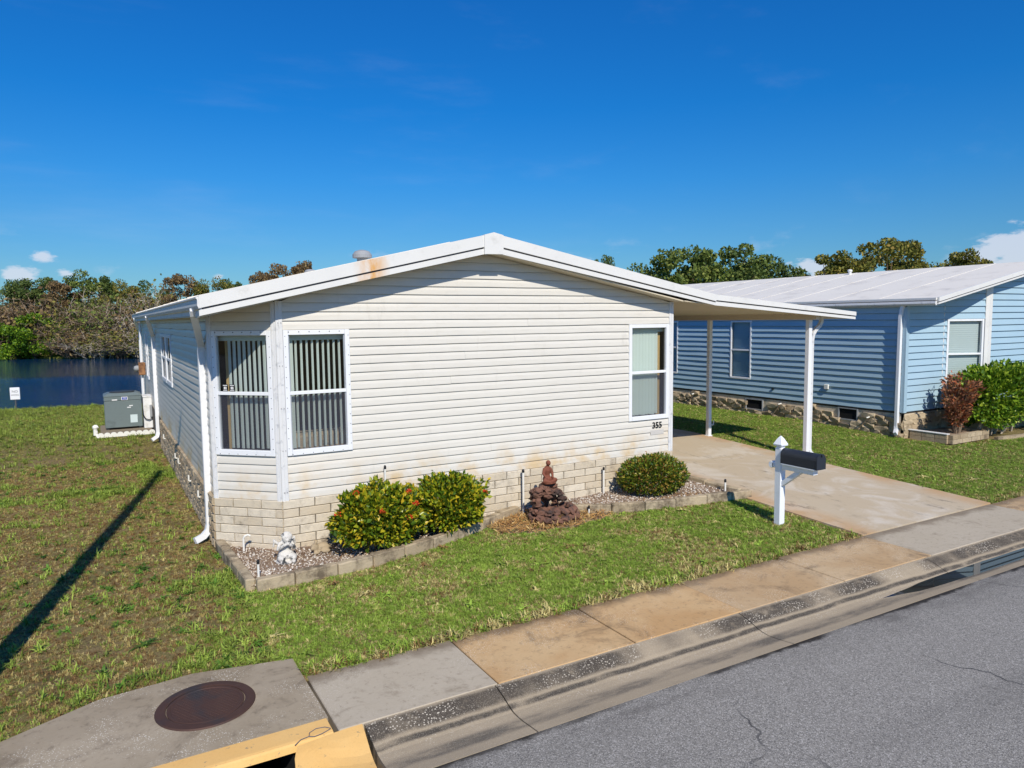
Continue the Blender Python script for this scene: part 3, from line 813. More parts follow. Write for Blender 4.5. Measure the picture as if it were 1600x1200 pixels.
# sloping yellow end piece
wp = [(-0.615, -4.372), (-0.41, -4.366), (-0.45, -4.80), (-0.53, -5.0), (-0.88, -5.02), (-0.945, -4.9), (-0.955, -4.65), (-0.93, -4.50), (-0.89, -4.40)]
def wz(X, Y):
    g_ = GP[1:-1]
    for (ya, za), (yb, zb) in zip(g_[:-1], g_[1:]):
        if yb <= Y <= ya: return za + (zb - za) * (ya - Y) / (ya - yb) + .005
    return (-.004 if Y > -4.4 else -.062) + .005
bm = bmesh.new(); top_ = [bm.verts.new((X, Y, 0)) for X, Y in wp]
fc = bm.faces.new(top_); bmesh.ops.triangulate(bm, faces=[fc]); bmesh.ops.subdivide_edges(bm, edges=bm.edges[:], cuts=4, use_grid_fill=True)
for v in bm.verts: v.co.z = wz(v.co.x, v.co.y) + .003 * mnoise.noise(v.co * 9)
ext = bmesh.ops.extrude_face_region(bm, geom=bm.faces[:])
for v in [g for g in ext['geom'] if isinstance(g, bmesh.types.BMVert)]: v.co.z -= .25
bmesh.ops.recalc_face_normals(bm, faces=bm.faces[:])
MB().bm(bm).build('kerb_end', 'yellow_paint', inl)
ckp = [(-0.90, -4.385, -.001), (-0.85, -4.345, .004), (-0.79, -4.335, .004), (-0.775, -4.29, .0045), (-0.72, -4.262, .005), (-0.66, -4.275, .005), (-0.628, -4.31, .004)]
MB().tube(ckp, .0035, 5).build('crack', 'groove_dark', inl)
MB().tube([(-0.79, -4.336, .004), (-0.755, -4.352, .0015), (-0.70, -4.345, .003), (-0.66, -4.33, .004), (-0.63, -4.315, .004)], .0035, 5).build('crack', 'groove_dark', inl)
mb = MB()
mb.add([(-3.6, -4.36, -0.26), (-0.9, -4.36, -0.26), (-0.9, -3.7, -0.45), (-3.6, -3.7, -0.45)], [(0, 1, 2, 3)])
mb.add([(-3.6, -3.7, -0.45), (-0.9, -3.7, -0.45), (-0.9, -3.7, -0.1), (-3.6, -3.7, -0.1)], [(0, 1, 2, 3)])
mb.add([(-0.9, -4.42, -0.4), (-0.9, -3.7, -0.45), (-0.9, -3.7, -0.1), (-0.9, -4.42, -0.1)], [(0, 1, 2, 3)])
mb.build('drain_pit', 'cavity_black', inl)
mk('drain_apron', [(-3.55, -5.028, -0.066), (-0.93, -5.028, -0.066), (-0.93, -4.36, -0.21), (-3.55, -4.36, -0.21)], [(0, 1, 2, 3)], 'gutter_concrete', inl)

man = empty('manhole_cover', (-1.37, -3.5, 0.008), 'round rusty iron manhole cover set in the concrete inlet slab', 'manhole cover')
MB().lathe([(0.285, 0.0), (0.285, 0.012), (0.30, 0.016), (0.355, 0.013), (0.362, 0.004), (0.362, 0.0)], 56, (-1.37, -3.5, 0.006)).build('frame_ring', 'rusted_iron', man)
MB().lathe([(0.279, 0.0), (0.279, 0.010), (0.272, 0.013), (0.255, 0.013), (0.250, 0.009), (0.02, 0.011)], 56, (-1.37, -3.5, 0.006)).build('lid', 'rusted_iron', man)
mb = MB()
for i in range(-9, 10):
    for j in range(-9, 10):
        a, b = i * 0.026, j * 0.026
        if a * a + b * b < 0.235 ** 2:
            a, b = a * .87 - b * .5, a * .5 + b * .87
            mb.bbox((-1.37 + a - .007, -3.5 + b - .007, 0.014), (-1.37 + a + .007, -3.5 + b + .007, 0.0175), .002)
tag(mb.build('tread_studs', 'rusted_iron', man), kind='stuff')

# ------------------------------------------------------------------ the cream mobile home
house = empty('mobile_home', (2.9, 8.0, 0), 'cream sided mobile home with low white gable roof and house number 355', 'house')
WX, WY = -0.70, 0.66                       # left wall, and where the corner bay meets it
HL = 16.9
def zt(X): return 3.27 + 0.2312 * (X + 0.91) if X < 2.94 else 4.16 - 0.1907 * (X - 2.94)
def zw(X): return zt(X) - 0.262
FW = Wall((0, 0, 0), (1, 0, 0), (0, -1, 0))
BW = Wall((WX, WY, 0), (-WX, -WY, 0), (-WY, WX, 0))
BL = math.hypot(WX, WY)
LW = Wall((WX, WY, 0), (0, 1, 0), (-1, 0, 0))
RWL = Wall((6.53, 0, 0), (0, 1, 0), (1, 0, 0))
Z0 = 0.68
fwins = [(0.076, 0.925, 1.2515, 2.8517), (5.595, 6.452, 1.2515, 2.8517)]
bwins = [(0.045, 0.897, 1.2515, 2.8517)]
lwins = [(5.45, 6.62, 1.7087, 2.7374), (6.66, 7.83, 1.7087, 2.7374), (12.9, 13.7, 1.3658, 2.7374)]
lo = lambda z: (z + 0.262 - 3.27) / 0.2312 - 0.91
hi = lambda z: 2.94 + (4.16 - z - 0.262) / 0.1907
ridge_z = zw(2.94)

def liner(W, s0, s1, zb, zt_, wins, name, parent, o0=-0.05, o1=-0.008):
    mb = MB(); ss = sorted({s0, s1} | {w_[0] for w_ in wins} | {w_[1] for w_ in wins})
    for a, b in zip(ss[:-1], ss[1:]):
        mid_ = (a + b) / 2; cov = [w_ for w_ in wins if w_[0] < mid_ < w_[1]]
        zz = zb
        for w_ in sorted(cov, key=lambda q: q[2]):
            mb.box((a, o0, zz), (b, o1, w_[2] + .03), W); zz = w_[3] - .03
        mb.box((a, o0, zz), (b, o1, zt_), W)
    return mb.build(name, 'liner_dark', parent)
fw_o = liner(FW, 0.0, 6.53, 0.60, 2.95, fwins, 'front_wall', house)
PT = lambda W: (lambda a, b, c: W(a, c, b))
MB().prism([(0, 2.951), (6.53, 2.951), (6.53, zw(6.53)), (2.94, ridge_z), (0, zw(0))], -0.05, -0.008, PT(FW)).build('gable_panel', 'liner_dark', house)
k = 0
while Z0 + k * U < ridge_z - 0.01:
    z = Z0 + k * U
    a0, a1 = max(0.05, lo(z)), min(6.47, hi(z))
    for a, b in course_intervals(0.05, 6.47, z, fwins):
        if k in (3, 7, 12, 15, 19, 22) and b - a > 3:      # laps between board lengths
            sp = a + (b - a) * random.uniform(.25, .75)
            board(fw_o, FW, z, a, sp, 'cream_vinyl', lo, hi, ztop=ridge_z, nseg=10, wave=0.004)
            board(fw_o, FW, z + .003, sp + .002, b, 'cream_vinyl', lo, hi, ztop=ridge_z, nseg=10, wave=0.004)
        else:
            board(fw_o, FW, z, a, b, 'cream_vinyl', lo, hi, ztop=ridge_z, nseg=14 if b - a > 1 else 2, wave=0.004)
    k += 1
bw_o = liner(BW, 0, BL, 0.60, 3.06, bwins, 'bay_wall', house)
MB().prism([(0, 3.061), (BL, 3.061), (BL, zw(0))], -0.05, -0.008, PT(BW)).build('bay_gable', 'liner_dark', house)
for k in range(23):
    z = Z0 + k * U
    for a, b in course_intervals(0.04, BL - 0.04, z, bwins):
        blo_ = lambda zz: ((zz + 0.262 - 3.27) / 0.2312 - 0.91 - WX) / (-WX) * BL
        if z < zw(0) - .01 and max(a, blo_(z)) < b: board(bw_o, BW, z, a, b, 'cream_vinyl', blo_, ztop=zw(0), nseg=2, wave=0.001)
lw_o = liner(LW, 0, HL - WY, 0.60, 3.06, lwins, 'side_wall', house)
for k in range(21):
    z = Z0 + k * U
    for a, b in course_intervals(0.03, HL - WY - 0.03, z, lwins):
        board(lw_o, LW, z, a, b, 'cream_vinyl', ztop=3.08, nseg=max(2, int((b - a) / 0.3)), wave=0.0095)
rw_o = liner(RWL, 0, HL, 0.60, 3.22, [], 'driveway_wall', house)
for k in range(23):
    z = Z0 + k * U
    if z < 3.2: board(rw_o, RWL, z, 0.06, HL - 0.03, 'cream_vinyl', ztop=3.215, nseg=20, wave=0.004)
MB().box((WX + .01, HL - .05, 0.3), (6.52, HL, 3.1)).build('rear_wall', 'cream_vinyl', house)
MB().prism([(WX + .01, 3.101), (6.52, 3.101), (6.52, zw(6.5)), (2.94, ridge_z), (WX + .01, zw(WX))], -HL, -HL + 0.05, lambda a, b, c: (a, -c, b)).build('rear_gable', 'cream_vinyl', house)
# rooms behind the windows
FLP = [(0.1, 0.08), (6.45, 0.08), (6.45, HL - .1), (WX + .08, HL - .1), (WX + .08, WY + .08)]
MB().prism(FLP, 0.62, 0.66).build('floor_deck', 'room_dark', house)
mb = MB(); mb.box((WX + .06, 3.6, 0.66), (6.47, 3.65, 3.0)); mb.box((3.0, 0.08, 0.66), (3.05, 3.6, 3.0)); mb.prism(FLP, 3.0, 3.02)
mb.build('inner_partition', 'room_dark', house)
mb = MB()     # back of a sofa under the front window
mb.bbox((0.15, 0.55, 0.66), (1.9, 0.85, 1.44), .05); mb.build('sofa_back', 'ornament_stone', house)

window(house, FW, *fwins[0], nsl=10, ang=52, slat_w=0.036, wide_first=True)
window(house, FW, *fwins[1], nsl=9, ang=36, slat_w=0.094, tan_edge=0.10, rivets=False)
bay_win = window(house, BW, *bwins[0], nsl=9, ang=14, slat_w=0.052, tan_edge=-0.06)
for w_ in lwins: window(house, LW, *w_, nsl=8, ang=15, slat_w=0.11, rivets=False, fw=0.07)
# two small stickers on the bay window glass
for q, a in enumerate((0.165, 0.265)):
    d_ = MB().box((a, 0.0065, 2.075), (a + 0.082, 0.0085, 2.165), BW).build('window_sticker', 'number_black', bay_win)
    mb = MB(); mb.box((a + .01, .0090, 2.148), (a + .072, .0098, 2.157), BW); mb.box((a + .012, .0090, 2.086), (a + .07, .0098, 2.093), BW)
    for e_ in range(2): mb.bbox((a + .022 + e_ * .022, .0090, 2.102), (a + .038 + e_ * .022, .0098, 2.136), .004, BW)
    tag(mb.build('sticker_print', 'sticker_white', bay_win), kind='stuff')
text_mesh('house_number', '355', 0.142, 'number_black', lambda a, b, c: FW(6.098 + a, 0.021 + c, 1.098 + b), house, 0.006, sx=1.02, bold=0.003)
MB().box((6.065, 0.017, 0.985), (6.355, 0.0195, 1.062), FW).build('faded_sticker', 'sticker_grey', house)

# trim posts at the corners
def trim(W, s, w_, z0, z1, out=0.030, mat='weathered_trim', name='corner_trim', back=-0.01):
    mb = MB(); mb.bbox((s, back, z0), (s + w_, out, z1), .004, W)
    mb.bbox((s + w_ * .40, back, z0), (s + w_ * .46, out + .006, z1 - .001), .002, W)
    return mb.build(name, mat, house)
trim(FW, -0.012, 0.085, Z0 - .01, zw(0) + .0)
trim(BW, BL - 0.062, 0.06, Z0 - .01, zw(-0.05))
trim(BW, -0.01, 0.052, Z0 - .01, zw(WX) + .02)
trim(LW, -0.02, 0.07, Z0 - .01, 3.07)
trim(FW, 6.455, 0.095, Z0 - .03, zw(6.5))
trim(RWL, -0.01, 0.07, Z0 - .03, 3.2)
mb = MB()
for zz in (0.78, 1.32, 1.86, 2.40, 2.94):
    for a in (0.014, 0.05): mb.box((a, .03, zz), (a + .008, .0375, zz + .008), FW)
tag(mb.build('trim_screws', 'groove_dark', house), kind='stuff')
# soffits
MB().prism([(-0.90, zt(-0.90) - 0.235), (2.94, zt(2.94) - 0.235), (6.54, zt(6.54) - 0.235), (6.54, zt(6.54) - 0.255), (2.94, zt(2.94) - 0.258), (-0.90, zt(-0.90) - 0.255)], 0.272, -0.0, lambda a, b, c: (a, -c, b)).build('soffit', 'soffit_beige', house)
MB().prism([(-0.885, zt(-0.90) - 0.237), (0.01, zt(0.0) - 0.237), (0.01, zt(0.0) - 0.257), (-0.885, zt(-0.90) - 0.257)], -0.0, -0.75, lambda a, b, c: (a, -c, b)).build('bay_soffit', 'soffit_beige', house)
MB().box((-0.885, 0.751, 3.035), (WX + .02, HL, 3.05)).build('eave_soffit', 'soffit_beige', house)
# roof
rf = MB().prism([(-0.90, zt(-0.90) - 0.004), (2.94, 4.156), (7.235, zt(7.235) - 0.004), (7.235, zt(7.235) - 0.06), (2.94, 4.08), (-0.90, zt(-0.90) - 0.06)], 0.276, -17.15, lambda a, b, c: (a, -c, b)).build('roof', 'roof_white', house)
mb = MB()
for i in range(1, 13):      # seams of the metal roof-over
    Y = -0.2 + i * 1.3
    mb.prism([(-0.89, zt(-0.89) - .002), (2.93, 4.152), (2.93, 4.178), (-0.89, zt(-0.89) + .016)], -Y, -Y - .03, lambda a, b, c: (a, -c, b))
    mb.prism([(2.95, 4.152), (7.2, zt(7.2) - .002), (7.2, zt(7.2) + .016), (2.95, 4.178)], -Y, -Y - .03, lambda a, b, c: (a, -c, b))
mb.build('roof_seams', 'roof_white', rf)
def rake(parent, x0, x1, f, h0, h1, split=0.64, name='rake_fascia', y=0.0):
    """stepped rake board: upper band, dark slot, lower band; total height h0..h1"""
    YT = lambda a, b, c: (a, c, b)
    q = lambda X: h0 + (h1 - h0) * (X - x0) / (x1 - x0)
    MB().prism([(x0, f(x0)), (x1, f(x1)), (x1, f(x1) - q(x1) * split), (x0, f(x0) - q(x0) * split)], -0.322 + y, -0.279 + y, YT).build(name, 'fascia_white', parent)
    MB().prism([(x0, f(x0) - q(x0) * split - .0005), (x1, f(x1) - q(x1) * split - .0005), (x1, f(x1) - q(x1) * split - .022), (x0, f(x0) - q(x0) * split - .022)], -0.286 + y, -0.279 + y, YT).build('fascia_slot', 'groove_dark', parent)
    MB().prism([(x0, f(x0) - q(x0) * split - .0225), (x1, f(x1) - q(x1) * split - .0225), (x1, f(x1) - q(x1)), (x0, f(x0) - q(x0))], -0.308 + y, -0.279 + y, YT).build('fascia_drip', 'fascia_white', parent)
rake(house, -0.915, 2.80, zt, 0.235, 0.262, 0.62)
rake(house, 3.08, 7.24, zt, 0.262, 0.185, 0.62)
MB().prism([(2.79, zt(2.79) + .006), (2.94, 4.17), (3.09, zt(3.09) + .006), (3.09, zt(3.09) - 0.262), (3.05, zt(3.05) - .268), (2.83, zt(2.83) - .268), (2.79, zt(2.79) - .262)], -0.337, -0.272, lambda a, b, c: (a, c, b)).build('ridge_cap', 'fascia_white', house)
# eave fascia and gutter along the left side
MB().box((-0.884, -0.27, 3.03), (-0.866, 17.1, 3.215)).build('eave_fascia', 'weathered_trim', house)
MB().prism([(-0.885, 3.262), (-0.945, 3.250), (-0.945, 3.235), (-0.93, 3.225), (-0.93, 3.15), (-0.915, 3.115), (-0.885, 3.10)], 0.30, -17.15, lambda a, b, c: (a, -c, b)).build('eave_gutter', 'weathered_trim', house)
# downspouts
def downspout(parent, pts, mat='white_metal', sq=(0.085, 0.06)):
    return MB().tube(pts, 0.03, square=sq).build('downspout', mat, parent)
dx = WX - 0.052
downspout(house, [(-0.90, 0.36, 3.115), (-0.90, 0.40, 3.06), (dx, 1.10, 2.66), (dx, 1.13, 2.56), (dx, 1.13, 0.22), (dx - .02, 1.12, 0.13), (dx - .09, 1.08, 0.07), (dx - .20, 1.03, 0.035)])
downspout(house, [(-0.90, 9.75, 3.115), (-0.90, 9.8, 3.06), (dx, 10.55, 2.66), (dx, 10.6, 2.5), (dx, 10.6, 0.25), (dx - .03, 10.56, 0.15), (dx - .15, 10.5, 0.08)])
downspout(house, [(-0.90, 15.9, 3.115), (-0.90, 15.95, 3.06), (dx, 16.6, 2.7), (dx, 16.62, 2.5), (dx, 16.62, 0.15)])
# meter and conduit
MB().bbox((WX - 0.20, 15.3, 1.40), (WX - .02, 15.6, 1.78), .015).build('meter_box', 'meter_orange', house)
MB().tube([(WX - .10, 15.45, 1.79), (WX - .10, 15.45, 3.0)], 0.03).build('conduit', 'white_metal', house)
MB().tube([(WX - .10, 15.45, 0.1), (WX - .10, 15.45, 1.39)], 0.035).build('conduit', 'white_metal', house)
MB().lathe([(0.09, 0), (0.09, 0.06), (0.07, 0.11), (0.03, 0.13)], 16, (0, 0, 0), lambda a, b, c: (WX - .20 - c, 15.46 + a, 1.60 + b)).build('meter_dome', 'pipe_grey', house)
# white drain elbows along the left skirting
for yy in (1.95, 3.2, 4.9, 5.5, 8.2):
    o_ = WX - .04
    MB().tube([(o_ + .04, yy, 0.42), (o_ - .04, yy, 0.42), (o_ - .05, yy, 0.43), (o_ - .05, yy, 0.52)], 0.013, 8).build('drain_elbow', 'pvc_white', house)
# roof vents
for (vx, vy, r_, h_) in ((2.1, 2.9, 0.165, 0.16), (2.05, 6.2, 0.12, 0.09)):
    zb = zt(vx) - .02
    MB().lathe([(r_ * .55, 0), (r_ * .55, h_ * .55), (r_, h_ * .6), (r_ * 1.0, h_ * .95), (r_ * .75, h_ * 1.3), (r_ * .3, h_ * 1.45)], 24, (vx, vy, zb)).build('roof_vent', 'pipe_grey', house, smooth=False)

# skirting blocks in running bond
BH = U
bm_full = [block_mesh('skirting_block', 0.402, BH - 0.007, 0.045, 'skirt_block', i) for i in range(4)]
bm_rough = [block_mesh('skirting_block', 0.402, BH - 0.009, 0.06, 'split_stone', 20 + i, rough=0.022, ch=0.014, cuts=4) for i in range(5)]
def skirt(W, s0, s1, rows, meshes, zt_, L=0.41, out0=-0.012, ph=0.0, gaps=(), dz=None):
    for r in range(rows):
        zc = zt_ - (r + .5) * BH
        s = s0 - (L / 2 if r % 2 else 0) - ph
        while s < s1:
            a, b = max(s, s0), min(s + L, s1)
            c = (a + b) / 2
            if b - a > 0.03 and not any(g[0] < c < g[1] and g[2] < zc < g[3] for g in gaps):
                p = W(c, out0, zc)
                # mesh faces -y: turn so that -y looks along the wall's outward normal
                rz = math.atan2(W.n.y, W.n.x) + math.pi / 2
                place('skirting_block', random.choice(meshes), house, p, rz, ((b - a - .008) / 0.402, 1, 1))
            s += L
skirt(FW, -0.012, 6.56, 6, bm_full, Z0, gaps=())
skirt(BW, -0.02, BL + 0.010, 6, bm_full, Z0, ph=0.13)
skirt(LW, 0.02, 9.0, 6, bm_rough, Z0)
mb = MB()
mb.box((0.0, -0.03, -0.05), (6.54, 0.018, Z0 - .004), FW); mb.box((0, -0.03, -0.05), (BL, 0.018, Z0 - .004), BW); mb.box((0.01, -0.03, -0.05), (HL - WY, 0.018, Z0 - .004), LW); mb.box((0, -.03, -.05), (HL, .03, Z0 - .004), RWL)
mb.build('skirting_core', 'mortar_dark', house)

# ------------------------------------------------------------------ carport beside it
cp = empty('carport', (10.05, 2.0, 0.2), 'flat white carport roof on slim white posts over the driveway', 'carport')
zc_ = lambda X: 3.34 - 0.082 * (X - 7.24)
MB().prism([(7.245, zc_(7.245) - .006), (11.02, zc_(11.02) - .006), (11.02, zc_(11.02) - .05), (7.245, zc_(7.245) - .05)], 0.276, -9.2, lambda a, b, c: (a, -c, b)).build('roof_pan', 'roof_white', cp)
MB().prism([(6.56, zt(6.56) - .232), (7.25, 3.175), (11.0, zc_(11.0) - .075), (11.0, zc_(11.0) - .09), (7.25, 3.16), (6.56, zt(6.56) - .247)], 0.274, -9.2, lambda a, b, c: (a, -c, b)).build('ceiling', 'soffit_beige', cp)
rake(cp, 7.24, 11.03, zc_, 0.185, 0.145, 0.52, y=0.0)
MB().box((11.001, -0.277, zc_(11.0) - .14), (11.03, 9.2, zc_(11.0) - .004)).build('side_fascia', 'fascia_white', cp)
MB().bbox((10.0, -0.2, zc_(10.05) - .225), (10.1, 9.1, zc_(10.05) - .093), .004).build('beam', 'soffit_beige', cp)
for yy in (0.0, 2.62, 5.3, 8.0):
    mb = MB(); mb.bbox((10.005, yy - .045, hg(10.05, yy) - .05), (10.095, yy + .045, zc_(10.05) - .2255), .005)
    mb.bbox((9.985, yy - .065, hg(10.05, yy) - .05), (10.115, yy + .065, hg(10.05, yy) + .022), .004)
    mb.build('post', 'white_metal', cp)
MB().tube([(10.42, 0.0, 2.96), (10.41, 0.0, 2.84), (10.35, 0.0, 2.76), (10.24, .0, 2.69), (10.17, 0.0, 2.60), (10.142, 0.0, 2.48), (10.142, 0.0, 0.34), (10.16, -0.01, 0.27), (10.22, -0.03, 0.22), (10.28, -0.05, 0.20)], 0.033, square=(0.07, 0.055)).build('downspout', 'weathered_trim', cp)
MB().tube([(10.1, 2.62, 0.50), (10.18, 2.62, 0.50), (10.2, 2.62, 0.52), (10.2, 2.62, 0.60)], 0.014, 8).build('hose_bib', 'pvc_white', cp)

# ------------------------------------------------------------------ the blue neighbour
blue = empty('neighbour_house', (18.9, 7.0, 0.1), 'light blue clapboard house with shallow white roof beyond the carport', 'house')
BX, BY, BZ = 13.95, 0.45, 0.745
U2 = 0.15
PROF2 = [(-0.007, 0.003), (0.030, 0.003), (0.030, 0.010), (0.016, 0.075), (0.000, U2 - .001), (-0.007, U2 - .001)]
BSW = Wall((BX, BY, 0), (0, 1, 0), (-1, 0, 0))
BF1 = Wall((BX, BY, 0), (1, 0, 0), (0, -1, 0))
BF2 = Wall((15.42, BY, 0), (1.05, -0.45, 0), (-0.45, -1.05, 0)); BF2L = math.hypot(1.05, .45)
BF3 = Wall((16.47, 0.0, 0), (1, 0, 0), (0, -1, 0))
zbt = lambda X: 3.33 + 0.192 * (X - 13.85) if X < 18.9 else 4.30 - 0.192 * (X - 18.9)
zbw = lambda X: zbt(X) - 0.19
bsw = [(4.45, 5.22, 1.195, 2.845), (7.4, 8.2, 1.195, 2.845)]
bs_o = liner(BSW, 0, 14.0, BZ - .05, 3.14, bsw, 'side_wall', blue)
for k in range(16):
    z = BZ + k * U2
    for p0, p1 in course_intervals(0.05, 13.95, z, bsw, U2):
        board(bs_o, BSW, z, p0, p1, 'blue_vinyl', ztop=3.14, nseg=max(2, int((p1 - p0) / .4)), wave=0.007, prof=PROF2)
bf_o = liner(BF1, 0, 1.47, BZ - .05, 3.2, [], 'front_wall', blue)
bfw = [(0.08, BF2L - .12, 1.195, 2.845)]
bc_o = liner(BF2, 0, BF2L, BZ - .05, 3.45, bfw, 'angled_wall', blue)
bd_o = liner(BF3, 0, 6.9, BZ - .05, 3.3, [], 'front_wall', blue)
MB().prism([(0, 3.301), (6.9, 3.301), (6.9, zbw(23.37)), (2.43, zbw(18.9)), (0, zbw(16.47))], -0.05, -0.008, PT(BF3)).build('gable_panel', 'liner_dark', blue)
blo = lambda z: (z + .19 - 3.33) / .192 + 13.85
for k in range(23):
    z = BZ + k * U2
    if z < zbw(15.4): board(bf_o, BF1, z, 0.07, 1.46, 'blue_vinyl', (lambda zz: blo(zz) - BX), None, ztop=zbw(15.4) + .02, nseg=3, wave=.003, prof=PROF2)
    for a, b in course_intervals(0.01, BF2L - .08, z, bfw, U2):
        if z < zbw(15.8): board(bc_o, BF2, z, a, b, 'blue_vinyl', ztop=zbw(15.9) + .05, nseg=2, wave=.002, prof=PROF2)
    if z < zbw(18.9) - .02: board(bd_o, BF3, z, 0.10, 6.88, 'blue_vinyl', (lambda zz: blo(zz) - 16.47), (lambda zz: 18.9 + (4.30 - .19 - zz) / .192 - 16.47), ztop=zbw(18.9), nseg=6, wave=.003, prof=PROF2)
MB().box((23.37, 0.02, 0.3), (23.42, 14.4, 3.2)).build('far_wall', 'blue_vinyl', blue)
MB().box((BX + .02, 14.4, 0.3), (23.36, 14.45, 3.2)).build('rear_wall', 'blue_vinyl', blue)
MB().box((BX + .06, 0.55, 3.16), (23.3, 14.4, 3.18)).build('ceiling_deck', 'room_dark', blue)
for w_ in bsw: window(blue, BSW, *w_, rivets=False, screen=False, flat='blind_blue', fw=.045, depth=.06)
window(blue, BF2, *bfw[0], rivets=False, screen=False, flat='blind_pale', fw=.05, depth=.06)
def btrim(W, s, w_, z0, z1, mat='fascia_white', out=.034):
    return MB().bbox((s, -.01, z0), (s + w_, out, z1), .004, W).build('corner_trim', mat, blue)
btrim(BF2, BF2L - .10, .10, BZ - .02, zbw(16.4)); btrim(BF3, -0.015, .125, BZ - .02, zbw(16.45))
btrim(BF1, -.02, .09, BZ - .02, zbw(13.97), 'blue_vinyl'); btrim(BSW, -.03, .09, BZ - .02, 3.13, 'blue_vinyl')
btrim(BF1, 1.455, .03, BZ - .02, zbw(15.4), 'fascia_white', .02)
bT = lambda a, b, c: (a, -c, b)
rfb = MB().prism([(13.86, zbt(13.86) - .004), (18.9, 4.296), (23.5, zbt(23.5) - .004), (23.5, zbt(23.5) - .06), (18.9, 4.2), (13.86, zbt(13.86) - .06)], 0.276, -14.8, bT).build('roof', 'roof_white', blue)
for i in range(1, 11):
    Y = -0.25 + i * 1.35
    MB().prism([(13.9, zbt(13.9) - .006), (18.88, 4.29), (18.88, 4.299), (13.9, zbt(13.9) + .001)], -Y, -Y - .025, bT).build('roof_seam', 'roof_white', rfb)
rake(blue, 13.85, 18.9, zbt, 0.15, 0.17, 0.62); rake(blue, 18.9, 23.5, zbt, 0.17, 0.15, 0.62)
MB().prism([(13.87, zbt(13.87) - .13), (18.9, zbt(18.9) - .15), (18.9, zbt(18.9) - .17), (13.87, zbt(13.87) - .15)], .272, -.5, bT).build('soffit', 'fascia_white', blue)
MB().box((13.87, .501, 3.14), (BX + .02, 14.4, 3.155)).build('eave_soffit', 'fascia_white', blue)
MB().prism([(13.87, 3.325), (13.80, 3.32), (13.80, 3.275), (13.83, 3.262)], .276, -14.8, bT).build('roof_edge', 'fascia_white', blue)
MB().prism([(13.87, 3.255), (13.79, 3.25), (13.78, 3.20), (13.81, 3.165), (13.87, 3.16)], .274, -14.8, bT).build('eave_gutter', 'weathered_trim', blue)
bdx = BX - 0.065
downspout(blue, [(bdx, 0.50, 3.17), (bdx, 0.53, 3.06), (bdx, 0.55, 2.9), (bdx, 0.56, 0.42), (bdx - .02, 0.55, 0.33), (bdx - .13, 0.50, 0.25)], 'white_metal', (.09, .065))
MB().lathe([(0.05, 0), (0.05, .10), (.07, .11), (.07, .16), (.03, .18)], 14, (18.6, 5.2, 4.22)).build('roof_vent', 'fascia_white', blue)
MB().bbox((1.93, .02, 1.12), (2.05, .07, 1.24), .008, BSW).build('outlet_box', 'pvc_white', blue)
MB().bbox((3.62, .02, 0.98), (3.70, .05, 1.02), .006, BSW).build('outlet_cover', 'black_plastic', blue)
# stone skirting
MB().box((0.0, -.05, -0.1), (14.0, 0.0, BZ - .052), BSW).build('skirting_core', 'skirt_block', blue)
mb = MB(); mb.box((0, -.05, -.1), (1.47, 0, BZ - .052), BF1); mb.box((0, -.05, -.1), (BF2L, 0, BZ - .052), BF2); mb.box((0, -.05, -.1), (6.9, 0, BZ - .052), BF3)
mb.build('skirting_core', 'skirt_block', blue)
st_m = []
for i in range(8):
    mb = MB(); rs = random.Random(50 + i)
    bm = bmesh.new(); bmesh.ops.create_cube(bm, size=1.0); bmesh.ops.subdivide_edges(bm, edges=bm.edges[:], cuts=1)
    for v in bm.verts:
        v.co += Vector((rs.uniform(-.05, .05), rs.uniform(-.35, .25) if v.co.y < 0 else 0, rs.uniform(-.10, .06)))
    mb.bm(bm); st_m.append(mesh_only('skirting_stone', mb, 'split_stone'))
vents = [(4.0, 4.62, 0.36, 0.66), (1.12, 1.66, 0.40, 0.70)]
for r in range(4):
    s = -.02 + (0.1 if r % 2 else 0)
    while s < 13.9:
        L = random.uniform(.22, .42)
        zc = hg(BX, BY + s) + .035 + r * .118 + random.uniform(-.01, .01)
        c = s + L / 2
        lim = BZ - .07 if s > 1.0 else BZ
        if not any(g[0] - .05 < c < g[1] + .05 and zc + .04 > g[2] for g in vents) and zc < 0.56 + (0.1 if (s < .5 or random.random() < .3) else 0):
            p = BSW(c, 0.004, zc)
            place('skirting_stone', random.choice(st_m), blue, p, -math.pi / 2, (L * .95, 0.11, .114))
        s += L
for W, s1 in ((BF1, 1.47), (BF2, BF2L), (BF3, 2.2)):
    for r in range(5):
        s = 0.0 if r % 2 else -.12
        while s < s1:
            a, b = max(s, 0), min(s + .34, s1)
            if b - a > .04: place('skirting_stone', random.choice(st_m), blue, W((a + b) / 2, .006, BZ - .07 - (r + .5) * .118), math.atan2(W.n.y, W.n.x) + math.pi / 2, ((b - a) * .97, .06, .116))
            s += .34
for g in vents:
    mb = MB()
    for a, b, c, d in ((g[0], g[0] + .03, g[2], g[3]), (g[1] - .03, g[1], g[2], g[3]), (g[0] + .031, g[1] - .031, g[2], g[2] + .03), (g[0] + .031, g[1] - .031, g[3] - .02, g[3])): mb.box((a, .0, c), (b, .035, d), BSW)
    v_ = mb.build('vent_frame', 'pipe_grey', blue)
    MB().box((g[0] + .032, .001, g[2] + .032), (g[1] - .032, .006, g[3] - .022), BSW).build('vent_opening', 'cavity_black', v_)
# white drain spouts leaning on the stone skirting
for sy, ln in ((0.78, .30), (3.35, .26), (6.6, .26)):
    zb = hg(BX, BY + sy)
    mb = MB(); mb.tube([BSW(sy, .06, zb + .36), BSW(sy + .02, .16, zb + .34)], .016, 8)
    mb.build('drain_stub', 'pvc_white', blue)
    MB().tube([BSW(sy, .10, zb + .34), BSW(sy + ln, .12, zb + .0)], .012, 6).build('stub_prop', 'twig_brown', blue)

